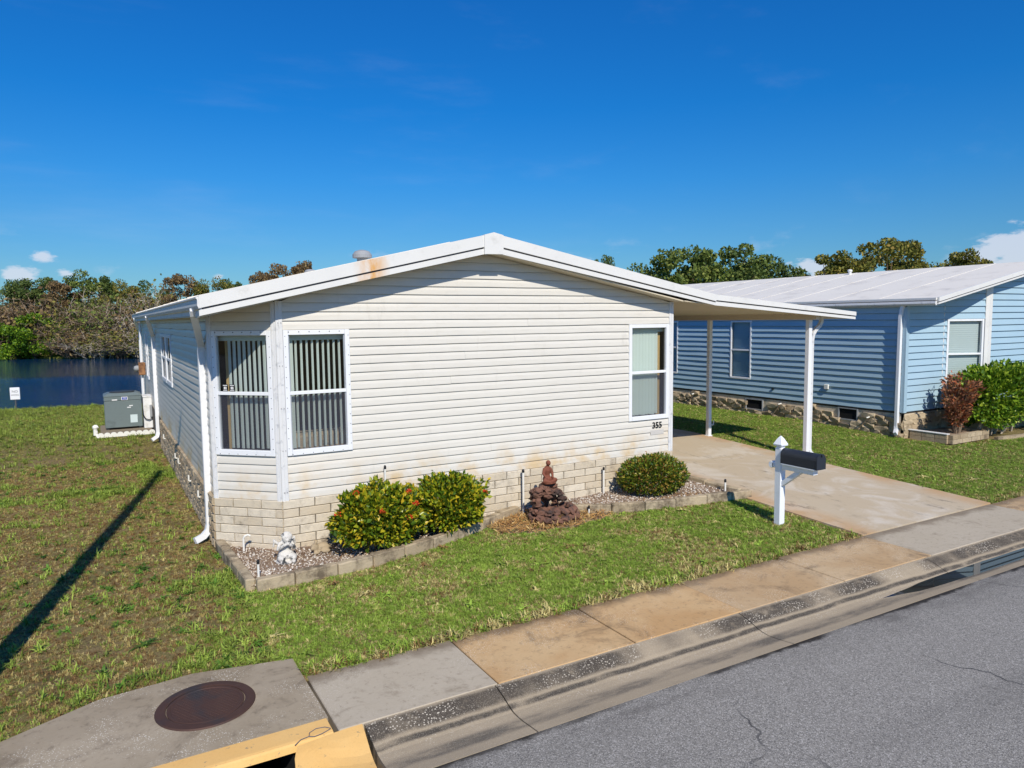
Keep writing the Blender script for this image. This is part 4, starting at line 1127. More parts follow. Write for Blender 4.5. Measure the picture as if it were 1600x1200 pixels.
# planter in front of the blue house
pl = empty('brick_planter', (14.9, -0.1, 0.12), 'low pale block planter holding a reddish shrub by the blue house', 'planter')
pb = mesh_only('planter_block', MB().bbox((-0.5, -0.05, -0.5), (0.5, 0.05, 0.5), .012), 'split_stone')
def prow(x0, y0, x1, y1, z, n):
    dx_, dy_ = (x1 - x0) / n, (y1 - y0) / n; L = math.hypot(dx_, dy_)
    for i in range(n): place('planter_block', pb, pl, (x0 + dx_ * (i + .5), y0 + dy_ * (i + .5), z), math.atan2(dy_, dx_), (L * .97, 1, .095))
for r in range(2):
    z = hg(14.9, -.4) + .045 + r * .1
    prow(14.15, -.52, 15.62, -.52, z, 5 if r else 4); prow(14.15, -.47, 14.15, .38, z, 3); prow(15.62, -.47, 15.62, .10, z, 2)
MB().bbox((14.09, -.47, .325), (14.21, .42, .345), .004).build('planter_cap', 'fascia_white', pl)
MB().box((14.2, -.47, .1), (15.57, .40, .27)).build('planter_soil', 'bed_soil', pl)
MB().prism([(15.65, -0.75), (19.5, -1.15), (19.5, -1.07), (15.65, -0.66)], 0.03, 0.17).build('bed_strip', 'edging_concrete', pl)

# ------------------------------------------------------------------ foliage helpers
def leaves_mesh(P, D, size, wid, fold=0.25, rng=RNG, upbias=0.0):
    """one diamond leaf per point: P positions, D outward directions"""
    n = len(P)
    D = D + rng.normal(0, 0.55, (n, 3)); D[:, 2] += upbias
    D /= np.linalg.norm(D, axis=1)[:, None] + 1e-9
    A = rng.normal(0, 1, (n, 3)); S = np.cross(D, A); S /= np.linalg.norm(S, axis=1)[:, None] + 1e-9
    N = np.cross(D, S)
    L = size * rng.uniform(.45, 1.35, n)[:, None]; Wd = L * wid
    tip = P + D * L
    mid_ = P + D * L * .45
    v = np.stack([P, mid_ + S * Wd / 2 + N * Wd * fold, tip - N * L * .12, mid_ - S * Wd / 2 + N * Wd * fold], 1).reshape(-1, 3)
    i = np.arange(n)[:, None] * 4
    f = np.concatenate([i + [[0, 1, 2]], i + [[0, 2, 3]]], 0)
    return v, f
def card_mesh(P, size, rng=RNG, flat=0.0):
    """small irregular leaf sprays: three-cornered faces facing any way"""
    n = len(P); A = rng.normal(0, 1, (n, 3)); B = rng.normal(0, 1, (n, 3)); A[:, 2] *= (1 - flat); B[:, 2] *= (1 - flat)
    A /= np.linalg.norm(A, axis=1)[:, None]; B -= A * (A * B).sum(1)[:, None]; B /= np.linalg.norm(B, axis=1)[:, None]
    s = size * rng.uniform(.55, 1.4, n)[:, None]
    v = np.stack([P - A * s * .6, P + B * s * .42, P + A * s * .6, P - B * s * .42], 1).reshape(-1, 3)
    i = np.arange(n)[:, None] * 4
    return v, np.concatenate([i + [[0, 1, 2]], i + [[0, 2, 3]]], 0)
def np_mesh(name, v, f, mat):
    me = bpy.data.meshes.new(name)
    me.vertices.add(len(v)); me.vertices.foreach_set('co', np.asarray(v, np.float32).ravel())
    me.loops.add(f.size); me.loops.foreach_set('vertex_index', f.astype(np.int32).ravel())
    me.polygons.add(len(f)); me.polygons.foreach_set('loop_start', np.arange(0, f.size, f.shape[1], dtype=np.int32))
    me.update(calc_edges=True); me.materials.append(MATS[mat]); return me
def link(name, me, parent=None, loc=(0, 0, 0)):
    o = bpy.data.objects.new(name, me); COL.objects.link(o); o.location = loc
    if parent is not None: o.parent = parent
    return o

def shrub(name, label, loc, rad, mat, n, leaf, wid, group=None, flowers=0, bumpy=0.21, seed=1, box=0.0, stems=14, cat='shrub', zlow=-0.75, inner=0.55, stem_h=0.35):
    """rounded bush of separate leaves over stems; rad = half sizes"""
    rng = np.random.default_rng(seed); rx_, ry_, rz2 = rad
    o = empty(name, loc, label, cat, group)
    d = rng.normal(0, 1, (n * 2, 3)); d /= np.linalg.norm(d, axis=1)[:, None]
    d = d[d[:, 2] > zlow][:n]
    if box: d = np.sign(d) * np.abs(d) ** (1 - box); d /= (np.abs(d) ** 4).sum(1)[:, None] ** .25
    ph = rng.uniform(0, 6, 6)
    lump = 1 + bumpy * (np.sin(d[:, 0] * 5 + ph[0]) * np.sin(d[:, 1] * 4 + ph[1]) + .7 * np.sin(d[:, 2] * 7 + ph[2] + d[:, 0] * 4) * .8 + .5 * np.sin(d[:, 0] * 13 + ph[3]) * np.sin(d[:, 2] * 11 + ph[4]))
    rr = (rng.uniform(inner ** 2, 1.0, len(d)) ** .5) * lump
    P = d * rr[:, None] * np.array([rx_, ry_, rz2]); P[:, 2] += rz2 * (1 if zlow < -.5 else 1)
    P[:, 2] = np.maximum(P[:, 2], .02)
    sh_ = int(n * .035) if bumpy > .06 else int(n * .008)
    pk = rng.integers(0, len(P), sh_ // 7 + 1)
    for q_ in pk:
        if d[q_, 2] > .1: 
            e_ = P[q_] * [1, 1, 1] + np.outer(np.linspace(0, 1, 9), d[q_] * .05 + [0, 0, .07]) + rng.normal(0, .012, (9, 3))
            P = np.concatenate([P, e_]); d = np.concatenate([d, np.repeat(d[q_:q_ + 1], 9, 0)]); rr = np.concatenate([rr, np.zeros(9)])
    v, f = leaves_mesh(P, d, leaf, wid, rng=rng, upbias=.35)
    link('foliage', np_mesh('foliage', v, f, mat), o)
    mb = MB(); rs = random.Random(seed)
    for i in range(stems):
        a = rs.uniform(0, 6.28); r0 = rs.uniform(0, .25); r1 = rs.uniform(.3, .8)
        p0 = (rx_ * r0 * math.cos(a), ry_ * r0 * math.sin(a), -.02)
        p2 = (rx_ * r1 * math.cos(a), ry_ * r1 * math.sin(a), rz2 * rs.uniform(.9, 1.5))
        p1 = ((p0[0] + p2[0]) / 2 * .8, (p0[1] + p2[1]) / 2 * .8, p2[2] * stem_h)
        mb.tube([p0, p1, p2], [.016, .011, .004], 5)
    mk('stems', mb.v, mb.f, 'twig_grey', o, world=False)
    fl = [i for i in range(len(P)) if d[i, 1] < -.25 and d[i, 2] > .05 and rr[i] > .93]
    for q in range(flowers):
        c = P[fl[int(rng.integers(len(fl)))]] * 1.04
        m_ = 46; dd = rng.normal(0, 1, (m_, 3)); dd /= np.linalg.norm(dd, axis=1)[:, None]; dd[:, 2] = np.abs(dd[:, 2])
        v, f = leaves_mesh(c + dd * rng.uniform(.015, .042, (m_, 1)), dd, .024, .7, rng=rng)
        link('flower_cluster', np_mesh('flower_cluster', v, f, 'petal_red'), o)
    return o
shrub('flowering_shrub', 'yellow-green shrub with red flower clusters beside the white cherub statue', (1.06, -0.55, 0.03), (0.57, 0.44, 0.40), 'ixora_leaf', 9000, .072, .58, flowers=6, seed=3)
shrub('flowering_shrub', 'yellow-green shrub with few flowers, nearer the brown rock fountain', (2.14, -0.42, 0.04), (0.52, 0.40, 0.385), 'ixora_leaf', 8200, .070, .58, flowers=2, seed=5)
shrub('clipped_shrub', 'round clipped olive green shrub under the house number', (5.72, -0.48, 0.10), (0.60, 0.46, 0.32), 'clipped_leaf', 9500, .05, .6, bumpy=.05, seed=8)
hd = shrub('hedge', 'tall bright green hedge in front of the blue house window', (17.2, -0.26, 0.12), (2.0, 0.44, 0.70), 'hedge_leaf', 17000, .105, .6, bumpy=.10, seed=12, box=.35, stems=0, cat='hedge', zlow=-.8, inner=.45)
for ch in hd.children:
    if ch.name.startswith('foliage'): ch.location.z = .20
mb = MB(); rs = random.Random(4)
for i in range(18):
    x0 = rs.uniform(-1.75, 1.7); a = rs.uniform(-.5, .5)
    mb.tube([(x0, rs.uniform(-.1, .1), -.02), (x0 + a * .4, -.12, .35), (x0 + a, -.15 + rs.uniform(-.15, .2), .9)], [.03, .02, .008], 6)
mk('trunks', mb.v, mb.f, 'twig_grey', hd, world=False)

# reddish shrub: upright stems with sparse coloured leaves
red = empty('red_leaf_shrub', (14.86, -0.24, 0.26), 'upright shrub with dry reddish brown leaves in the block planter', 'shrub')
rng = np.random.default_rng(21); mb = MB(); PP, DD = [], []
for i in range(46):
    a = rng.uniform(0, 6.28); r1 = rng.uniform(.05, .56); h = rng.uniform(.75, 1.42) * (1 - .25 * r1)
    tp = np.array([r1 * math.cos(a) * 1.05, r1 * math.sin(a) * .75, h])
    mb.tube([(r1 * .15 * math.cos(a), r1 * .15 * math.sin(a), 0), tuple(tp * [.5, .5, .5]), tuple(tp)], [.010, .007, .003], 4)
    for q in range(72):
        t_ = rng.uniform(.25, 1.02); PP.append(tp * [t_ ** .9, t_ ** .9, t_] + rng.normal(0, .035, 3)); DD.append([math.cos(a), math.sin(a), .5])
v, f = leaves_mesh(np.array(PP), np.array(DD), .095, .5, rng=rng)
link('foliage', np_mesh('foliage', v, f, 'red_leaf'), red); mk('stems', mb.v, mb.f, 'twig_brown', red, world=False)

# ------------------------------------------------------------------ garden bed
def inside(poly, x, y):
    c = False; j = len(poly) - 1
    for i in range(len(poly)):
        if ((poly[i][1] > y) != (poly[j][1] > y)) and x < (poly[j][0] - poly[i][0]) * (y - poly[i][1]) / (poly[j][1] - poly[i][1] + 1e-12) + poly[i][0]: c = not c
        j = i
    return c
edgeA = [(-0.70, 0.62), (-0.655, -0.30), (-0.62, -1.14)]
edgeB = [(-0.57, -1.17), (-0.15, -1.16), (0.35, -1.12), (0.80, -1.04), (1.25, -0.93), (1.70, -0.78), (2.15, -0.60), (2.60, -0.40), (3.02, -0.20), (3.42, -0.06)]
edgeC = [(4.12, -0.50), (4.62, -0.82), (5.1, -1.0), (5.6, -1.12), (6.15, -1.22), (6.6, -1.30), (6.98, -1.36)]
edgeD = [(6.86, -1.28), (6.80, -0.6), (6.74, -0.06)]
bed1 = edgeA[::1] + edgeB[1:] + [(3.42, 0.02), (0.0, 0.03), (WX + .02, WY + .02)]
bed2 = edgeC + [(6.84, -1.3), (6.74, 0.02), (3.9, 0.02)]
def fan(poly, h, name):
    bm = bmesh.new(); vv = [bm.verts.new((x, y, hg(x, y) + h)) for x, y in poly]
    fc = bm.faces.new(vv); bmesh.ops.triangulate(bm, faces=[fc]); bmesh.ops.subdivide_edges(bm, edges=bm.edges[:], cuts=3, use_grid_fill=True)
    for v in bm.verts: v.co.z = hg(v.co.x, v.co.y) + h + .012 * mnoise.noise(v.co * 3)
    bmesh.ops.recalc_face_normals(bm, faces=bm.faces[:])
    mb = MB().bm(bm); return tag(mb.build(name, 'bed_soil'), kind='structure')
fan(bed1, 0.045, 'garden_bed'); fan(bed2, 0.045, 'garden_bed')
straw_poly = [(3.40, -0.02), (3.05, -0.25), (2.72, -0.42), (2.78, -0.62), (2.70, -0.78), (3.02, -0.88), (3.2, -1.04), (3.5, -0.98), (3.75, -1.10), (4.1, -1.0), (4.35, -1.02), (4.6, -0.85), (4.1, -0.5), (4.0, 0.0)]
fan(straw_poly, -0.016, 'garden_bed')
# shell and stone chips
def chips(poly, n, smin, smax, seed, zoff=.045):
    rng = np.random.default_rng(seed); xs = [p[0] for p in poly]; ys = [p[1] for p in poly]; pts = []
    while len(pts) < n:
        x, y = rng.uniform(min(xs), max(xs)), rng.uniform(min(ys), max(ys))
        if inside(poly, x, y) and mnoise.noise(Vector((x * 1.6, y * 1.6, seed))) > -.42 + .25 * rng.uniform(-1, 1):
            pts.append((x, y, hg(x, y) + zoff + .012 * mnoise.noise(Vector((x * 3, y * 3, (hg(x, y) + zoff) * 3)))))
    P = np.array(pts); s = rng.uniform(smin, smax, (n, 1))
    base = np.array([(1, 0, 0), (-1, 0, 0), (0, .75, 0), (0, -.75, 0), (.1, 0, .45), (0, .1, -.4)])
    a = rng.uniform(0, 6.28, n); tl = rng.normal(0, .5, (n, 2))
    B = base[None] * (1 + rng.normal(0, .22, (n, 6, 3)))
    B = B * s[:, None, :]
    ca, sa = np.cos(a)[:, None], np.sin(a)[:, None]
    X = B[..., 0] * ca - B[..., 1] * sa; Y = B[..., 0] * sa + B[..., 1] * ca
    Z = B[..., 2] + X * tl[:, :1] + Y * tl[:, 1:]
    v = np.stack([X + P[:, :1], Y + P[:, 1:2], Z + P[:, 2:] + s * .25], -1).reshape(-1, 3)
    tri = np.array([(0, 2, 4), (2, 1, 4), (1, 3, 4), (3, 0, 4), (2, 0, 5), (1, 2, 5), (3, 1, 5), (0, 3, 5)])
    f = (np.arange(n)[:, None, None] * 6 + tri[None]).reshape(-1, 3)
    return v, f
v1_, f1_ = chips(bed1, 6000, .006, .021, 3); v2_, f2_ = chips(bed2, 4200, .006, .023, 4)
tag(link('gravel', np_mesh('gravel', np.concatenate([v1_, v2_]), np.concatenate([f1_, f2_ + len(v1_)]), 'shell_gravel')), 'white shell and stone chips covering the garden beds', 'gravel', kind='stuff')
def litter(poly, n, seed, L=.09):
    rng = np.random.default_rng(seed); xs = [p[0] for p in poly]; ys = [p[1] for p in poly]; P = []
    while len(P) < n:
        x, y = rng.uniform(min(xs), max(xs)), rng.uniform(min(ys), max(ys))
        if inside(poly, x, y): P.append((x, y, hg(x, y) + .008 + rng.uniform(0, .03) + (.035 if poly is not straw_poly else 0)))
    P = np.array(P); D = np.stack([rng.normal(0, 1, n), rng.normal(0, 1, n), rng.normal(0, .18, n)], 1)
    return leaves_mesh(P, D, L, .13, .1, rng)
la = litter(straw_poly, 2600, 5); lb = litter([(0.4, -1.0), (2.9, -.3), (2.9, -.1), (1.0, -.3), (.4, -.75)], 420, 6, .06); lc = litter([(4.9, -.95), (6.3, -1.1), (6.3, -.85), (5, -.75)], 260, 7, .06)
VV, FF, o_ = [], [], 0
for v, f in (la, lb, lc): VV.append(v); FF.append(f + o_); o_ += len(v)
tag(link('straw_litter', np_mesh('straw_litter', np.concatenate(VV), np.concatenate(FF), 'straw_litter')), 'dry straw and leaf litter round the fountain and shrubs', 'litter', kind='stuff')

def edging(name, label, lines, h=0.13, w=0.11):
    o = empty(name, (lines[0][0][0], lines[0][0][1], 0), label, 'garden edging')
    for pts in lines:
        # resample to blocks of about half a metre
        for (x0, y0), (x1, y1) in zip(pts[:-1], pts[1:]):
            L = math.hypot(x1 - x0, y1 - y0); n = max(1, round(L / .5))
            for i in range(n):
                a, b = i / n, (i + 1) / n
                xa, ya, xb, yb = x0 + (x1 - x0) * a, y0 + (y1 - y0) * a, x0 + (x1 - x0) * b, y0 + (y1 - y0) * b
                zc = hg((xa + xb) / 2, (ya + yb) / 2); l = math.hypot(xb - xa, yb - ya); ang = math.atan2(yb - ya, xb - xa)
                bm = bmesh.new(); bmesh.ops.create_cube(bm, size=1.0); bmesh.ops.scale(bm, vec=(l - .010, w, h + .06), verts=bm.verts[:])
                bmesh.ops.bevel(bm, geom=bm.edges[:], offset=.012, segments=1, affect='EDGES')
                bmesh.ops.subdivide_edges(bm, edges=[e for e in bm.edges if e.calc_length() > l * .6], cuts=2)
                for v in bm.verts: v.co += Vector((0, random.uniform(-.004, .004), random.uniform(-.004, .004)))
                bmesh.ops.rotate(bm, cent=(0, 0, 0), matrix=Matrix.Rotation(ang + random.uniform(-.012, .012), 3, 'Z'), verts=bm.verts[:])
                tz = random.uniform(-.008, .006)
                bmesh.ops.translate(bm, vec=((xa + xb) / 2, (ya + yb) / 2, zc + h / 2 - .03 + tz), verts=bm.verts[:])
                MB().bm(bm).build('edging_block', 'edging_concrete', o)
    return o
edging('garden_edging', 'curved weathered concrete block edging round the flowering shrubs bed', [edgeA, edgeB])
edging('garden_edging', 'weathered concrete block edging of the bed beside the driveway', [edgeC, edgeD], h=.12)

# ------------------------------------------------------------------ statues and fountain
def remeshed(mb, name, mat, parent, voxel, smooth=6):
    o = mb.build(name, mat, parent, smooth=True)
    m_ = o.modifiers.new('remesh', 'REMESH'); m_.mode = 'VOXEL'; m_.voxel_size = voxel; m_.use_smooth_shade = True
    s_ = o.modifiers.new('smooth', 'SMOOTH'); s_.iterations = smooth; s_.factor = .5
    return o
# cherub: kneeling child with curly head resting on folded arms
ch0 = (-0.10, -0.52, 0.05)
che = empty('cherub_statue', ch0, 'small weathered white cherub statue with dark stains on the gravel', 'statue')
mb = MB(); c = lambda x, y, z: (ch0[0] + x, ch0[1] + y, ch0[2] + z)
mb.lathe([(.10, 0), (.125, .012), (.12, .035), (.08, .045)], 18, c(0, 0, -.01))
mb.blob(c(0.0, .0, .09), (.10, .085, .075)); mb.blob(c(.0, .01, .18), (.072, .06, .09)); mb.blob(c(-.005, .0, .245), (.06, .045, .04))
mb.blob(c(.07, -.055, .07), (.05, .085, .045)); mb.blob(c(-.07, -.055, .07), (.05, .085, .045))
mb.tube([c(.06, -.09, .09), c(.062, -.11, .03), c(.08, -.13, .02)], [.036, .028, .02], 10); mb.tube([c(-.06, -.09, .09), c(-.062, -.11, .03), c(-.08, -.13, .02)], [.036, .028, .02], 10)
mb.tube([c(.06, 0, .24), c(.095, -.05, .17), c(.03, -.10, .235)], [.03, .026, .02], 10); mb.tube([c(-.06, 0, .24), c(-.10, -.05, .18), c(-.02, -.10, .24)], [.03, .026, .02], 10)
mb.blob(c(.012, -.10, .243), (.026, .02, .016)); mb.blob(c(.012, -.042, .30), (.058, .06, .064)); mb.blob(c(.0, -.104, .29), (.013, .012, .012)); mb.blob(c(.012, -.085, .268), (.03, .025, .02))
rs = random.Random(2)
for i in range(46):
    a, e_ = rs.uniform(0, 6.28), rs.uniform(.05, 1.4)
    p = (math.cos(a) * math.cos(e_), math.sin(a) * math.cos(e_) + .35, math.sin(e_))
    mb.blob(c(.012 + p[0] * .058, -.045 + p[1] * .06, .305 + p[2] * .062), .018, 1)
mb.tube([c(-.05, .04, .20), c(-.12, .07, .26), c(-.13, .06, .18)], [.018, .032, .012], 8); mb.tube([c(.05, .04, .20), c(.12, .07, .26), c(.13, .06, .18)], [.018, .032, .012], 8)
remeshed(mb, 'figure', 'statue_white', che, .0085, 3)
# stone rabbit lying by the first shrub
rb0 = (0.33, -0.40, 0.05)
rab = empty('rabbit_ornament', rb0, 'small tan stone animal ornament on the gravel beside the flowering shrub', 'ornament')
mb = MB(); c = lambda x, y, z: (rb0[0] + x, rb0[1] + y, rb0[2] + z)
mb.blob(c(.05, .02, .06), (.105, .07, .065)); mb.blob(c(-.05, -.01, .085), (.05, .045, .055)); mb.blob(c(-.088, -.03, .075), (.025, .022, .022))
mb.tube([c(-.04, .01, .12), c(-.03, .03, .155), (rb0[0] + .0, rb0[1] + .045, rb0[2] + .15)], [.017, .02, .01], 8); mb.tube([c(-.055, -.03, .12), c(-.04, -.035, .16), c(-.01, -.03, .165)], [.017, .02, .01], 8)
mb.blob(c(-.04, -.05, .02), (.045, .025, .022)); mb.blob(c(.08, -.05, .03), (.06, .03, .03)); mb.blob(c(.155, .03, .06), .03)
remeshed(mb, 'body', 'ornament_stone', rab, .009, 4)
# rock fountain with a seated figure
fo = (3.66, -0.60, 0.02)
fou = empty('rock_fountain', fo, 'brown lava rock garden fountain built of stacked stones against the skirting', 'fountain')
rock_m = [mesh_only('rock', MB().blob((0, 0, 0), (.46, .46, .46), 2, .75, i + 1), 'lava_rock') for i in range(7)]
rs = random.Random(9)
def rock(x, y, z, s, sq=.7): place('rock', rs.choice(rock_m), fou, (fo[0] + x, fo[1] + y, fo[2] + z), 0, (s * rs.uniform(.85, 1.25), s * rs.uniform(.85, 1.2), s * sq), rot=(rs.uniform(-.3, .3), rs.uniform(-.3, .3), rs.uniform(0, 6.28)))
for i in range(16):       # lower basin rim
    a = i / 16 * 6.28; rock(.05 + .33 * math.cos(a), -.05 + .27 * math.sin(a), .06 + rs.uniform(0, .04), .15)
for i in range(15):
    a = i / 15 * 6.28 + .2; rock(.05 + .31 * math.cos(a), -.04 + .25 * math.sin(a), .15 + rs.uniform(0, .03), .13)
for i in range(9): rock(rs.uniform(-.16, .22), rs.uniform(-.2, .12), .13, .17, .5)
for i in range(11):       # back wall of the cascade
    a = R_(20) + i / 10 * R_(180); rock(.20 * math.cos(a), .08 + .13 * math.sin(a), .25 + (i % 3) * .07, .15)
for i in range(10):
    a = R_(-10) + i / 9 * R_(220); rock(-.02 + .18 * math.cos(a), .06 + .12 * math.sin(a), .43 + rs.uniform(-.02, .02), .13, .55)
for i in range(7): rock(-.02 + rs.uniform(-.13, .13), .05 + rs.uniform(-.07, .09), .33 + rs.uniform(0, .12), .17, .6)
for (x, y, z, s) in ((-.21, .0, .40, .13), (-.23, -.01, .33, .13), (-.22, -.03, .26, .14), (-.20, -.02, .47, .12), (.0, .05, .505, .16), (-.1, .02, .50, .15), (.1, .04, .50, .14), (.19, .02, .38, .14), (.22, 0, .30, .14)): rock(x, y, z, s, .65)
fg0 = (fo[0] - .015, fo[1] + .02, fo[2] + .545)
fig = empty('seated_figurine', fg0, 'reddish clay figurine seated with bowed head on top of the fountain', 'figurine')
mb = MB(); c = lambda x, y, z: (fg0[0] + x, fg0[1] + y, fg0[2] + z)
mb.blob(c(.01, -.01, .012), (.125, .095, .022)); mb.blob(c(0, .02, .06), (.072, .062, .055))
mb.tube([c(.03, .01, .06), c(.10, -.055, .05), c(.01, -.085, .035)], [.042, .036, .024], 10); mb.tube([c(-.03, .01, .06), c(-.09, -.055, .05), c(.0, -.08, .03)], [.042, .036, .024], 10)
mb.tube([c(0, .02, .06), c(0, .03, .13), c(0, .02, .205), c(0, .005, .255)], [.055, .048, .058, .03], 12)
mb.tube([c(.045, .015, .225), c(.078, .0, .15), c(.05, -.055, .085)], [.026, .022, .016], 10); mb.tube([c(-.045, .015, .225), c(-.078, .0, .15), c(-.05, -.055, .085)], [.026, .022, .016], 10)
mb.blob(c(.0, .012, .215), (.066, .035, .03)); mb.tube([c(0, .005, .24), c(0, -.005, .275)], [.022, .02], 10); mb.blob(c(0, -.015, .305), (.036, .042, .044)); mb.blob(c(0, -.054, .298), (.008, .01, .012))
remeshed(mb, 'figure', 'terracotta', fig, .0075, 4)

# ------------------------------------------------------------------ sprinkler risers and stakes
def riser(loc, h, label, black=True, tilt=0.0, r=.013, hook=False):
    o = empty('sprinkler_riser', loc, label, 'sprinkler')
    x, y, z = loc
    if hook:
        MB().tube([(x, y, z - .02), (x, y, z + h - .05), (x + .015, y - .01, z + h - .015), (x + .05, y - .02, z + h), (x + .08, y - .03, z + h - .015)], r, 8).build('riser_pipe', 'pvc_white', o); return o
    MB().tube([(x, y, z - .02), (x + tilt, y, z + h)], r, 10).build('riser_pipe', 'pvc_white', o)
    if black: MB().lathe([(r * 1.25, 0), (r * 1.35, .03), (r * 1.0, .045), (r * .5, .05)], 12, (x + tilt, y, z + h + .001)).build('riser_head', 'black_plastic', o)
    return o
riser((-0.50, -0.95, 0.05), .17, 'thin white sprinkler pipe at the front left corner of the garden bed')
riser((-0.47, 0.18, 0.04), .22, 'white bent pipe rising beside the bay skirting', hook=True)
riser((1.34, -0.07, 0.05), .90, 'tall white sprinkler pipe with black head behind the flowering shrubs', tilt=.01)
riser((3.50, -0.12, 0.04), .62, 'tall white sprinkler pipe beside the rock fountain', r=.016)
riser((5.02, -0.10, 0.12), .40, 'white sprinkler pipe behind the left side of the round clipped shrub', r=.014)
riser((6.72, -1.08, 0.13), .17, 'short cream sprinkler pipe with black head at the driveway corner', r=.015)
riser((4.28, -0.72, 0.05), .08, 'stubby black and white pipe at the edging right of the fountain', r=.012)

# ------------------------------------------------------------------ mailbox
mx, my = 6.30, -2.50; mz = hg(mx, my)
mail = empty('mailbox', (mx, my, mz), 'black rounded mailbox on a white post with pointed cap', 'mailbox')
mb = MB(); mb.bbox((mx - .052, my - .052, mz - .1), (mx + .052, my + .052, mz + 1.08), .006)
mb.build('post', 'post_white', mail)
c4 = lambda r, z: [(mx - r, my - r, mz + z), (mx + r, my - r, mz + z), (mx + r, my + r, mz + z), (mx - r, my + r, mz + z)]
rings = [c4(.040, 1.08), c4(.040, 1.105), c4(.066, 1.115), c4(.070, 1.135), c4(.060, 1.155), c4(.03, 1.215), c4(.004, 1.25)]
vs = [p for r in rings for p in r]
fs = [(i * 4 + k, i * 4 + (k + 1) % 4, (i + 1) * 4 + (k + 1) % 4, (i + 1) * 4 + k) for i in range(len(rings) - 1) for k in range(4)] + [(3, 2, 1, 0), tuple(range((len(rings) - 1) * 4, len(rings) * 4))]
mk('finial', vs, fs, 'post_white', mail)
mb = MB(); mb.bbox((mx - .045, my - .58, mz + .79), (mx + .045, my - .0525, mz + .865), .006); mb.bbox((mx - .045, my + .0525, mz + .79), (mx + .045, my + .11, mz + .865), .012)
mb.build('arm', 'post_white', mail)
mb = MB(); mb.lathe([(.045, -.045), (.05, -.03), (.05, .03), (.045, .045)], 16, (0, 0, 0), lambda a, b, c: (mx + c, my + .125 + b * .9, mz + .828 + a)); mb.build('arm_end', 'post_white', mail)
MB().tube([(mx, my - .03, mz + .56), (mx, my - .34, mz + .80)], .03, square=(.075, .06)).build('brace', 'post_white', mail)
MB().bbox((mx - .085, my - .63, mz + .866), (mx + .085, my - .075, mz + .882), .003).build('mounting_board', 'post_white', mail)
prof = [(-.085, 0), (.085, 0), (.085, .12)] + [(.085 * math.cos(a), .12 + .088 * math.sin(a)) for a in [i * math.pi / 10 for i in range(1, 10)]] + [(-.085, .12)]
MB().prism(prof, -.64, -.07, lambda a, b, c: (mx + a, my + c, mz + .883 + b)).build('box', 'mailbox_black', mail)
p2 = [(a * 1.06, b * 1.03 - .002) for a, b in prof]
MB().prism(p2, -.665, -.641, lambda a, b, c: (mx + a, my + c, mz + .883 + b)).build('door', 'mailbox_black', mail)
MB().bbox((mx - .012, my - .685, mz + 1.055), (mx + .012, my - .6651, mz + 1.085), .003).build('latch', 'mailbox_black', mail)
MB().bbox((mx + .092, my - .50, mz + .95), (mx + .098, my - .30, mz + .985), .002).build('flag', 'mailbox_black', mail)

# ------------------------------------------------------------------ air conditioner corner
pad = empty('equipment_pad', (-1.4, 13.2, 0), 'concrete pad with scalloped white edging under the air conditioner', 'pad')
MB().bbox((-2.0, 12.3, -0.05), (-0.76, 14.3, 0.07), .01).build('pad_slab', 'concrete_pale', pad)
es = MB(); es.prism([(-.075, 0), (.075, 0), (.075, .07), (.055, .105), (.02, .122), (-.02, .122), (-.055, .105), (-.075, .07)], -.02, .02, lambda a, b, c: (a, c, b))
es_me = mesh_only('edging_scallop', es, 'pvc_white')
for i in range(9): place('edging_scallop', es_me, pad, (-2.0 + .15 * i, 12.22, 0.0))
for i in range(4): place('edging_scallop', es_me, pad, (-2.09, 12.31 + .15 * i, 0.0), math.pi / 2)
mb = MB(); mb.tube([(-2.12, 12.75, 0.0), (-2.12, 12.75, .20), (-2.05, 12.75, .24)], .05, 10); mb.blob((-2.12, 12.75, .22), .07, 2, .1); mb.build('valve_pipe', 'pvc_white', pad)
ac = empty('air_conditioner', (-1.42, 13.55, 0.07), 'boxy grey outdoor air conditioner with blue badge near the lake', 'air conditioner')
ax0, ax1, ay0, ay1 = -1.88, -0.97, 13.1, 14.0
mb = MB()
for (a, b) in ((ax0 + .03, ay0 + .03), (ax1 - .09, ay0 + .03), (ax0 + .03, ay1 - .09), (ax1 - .09, ay1 - .09)): mb.box((a, b, .07), (a + .06, b + .06, .12))
mb.build('feet', 'ac_grille', ac)
MB().bbox((ax0, ay0, .12), (ax1, ay1, .86), .012).build('cabinet', 'ac_grey', ac)
MB().bbox((ax0 - .006, ay0 - .006, .863), (ax1 + .006, ay1 + .006, .98), .012).build('cabinet_band', 'ac_grey', ac)
vs = [(ax0 - .012, ay0 - .012, .982), (ax1 + .012, ay0 - .012, .982), (ax1 + .012, ay1 + .012, .982), (ax0 - .012, ay1 + .012, .982), (ax0 - .012, ay0 - .012, 1.0), (ax1 + .012, ay0 - .012, 1.0), (ax1 + .012, ay1 + .012, 1.0), (ax0 - .012, ay1 + .012, 1.0), (ax0 + .1, ay0 + .12, 1.06), (ax1 - .1, ay0 + .12, 1.06), (ax1 - .1, ay1 - .12, 1.06), (ax0 + .1, ay1 - .12, 1.06)]
mk('top_cover', vs, [(0, 3, 2, 1), (0, 1, 5, 4), (1, 2, 6, 5), (2, 3, 7, 6), (3, 0, 4, 7), (4, 5, 9, 8), (5, 6, 10, 9), (6, 7, 11, 10), (7, 4, 8, 11), (8, 9, 10, 11)], 'ac_grey', ac)
MB().lathe([(.31, 0), (.31, .02), (.29, .03), (.05, .035)], 28, (-1.425, 13.55, 1.06)).build('fan_grille', 'ac_grille', ac)
def deco(x0, x1, z0, z1, mat, name, e=.010): return MB().box((x0, ay0 - e, z0), (x1, ay0 - .0062, z1)).build(name, mat, ac)
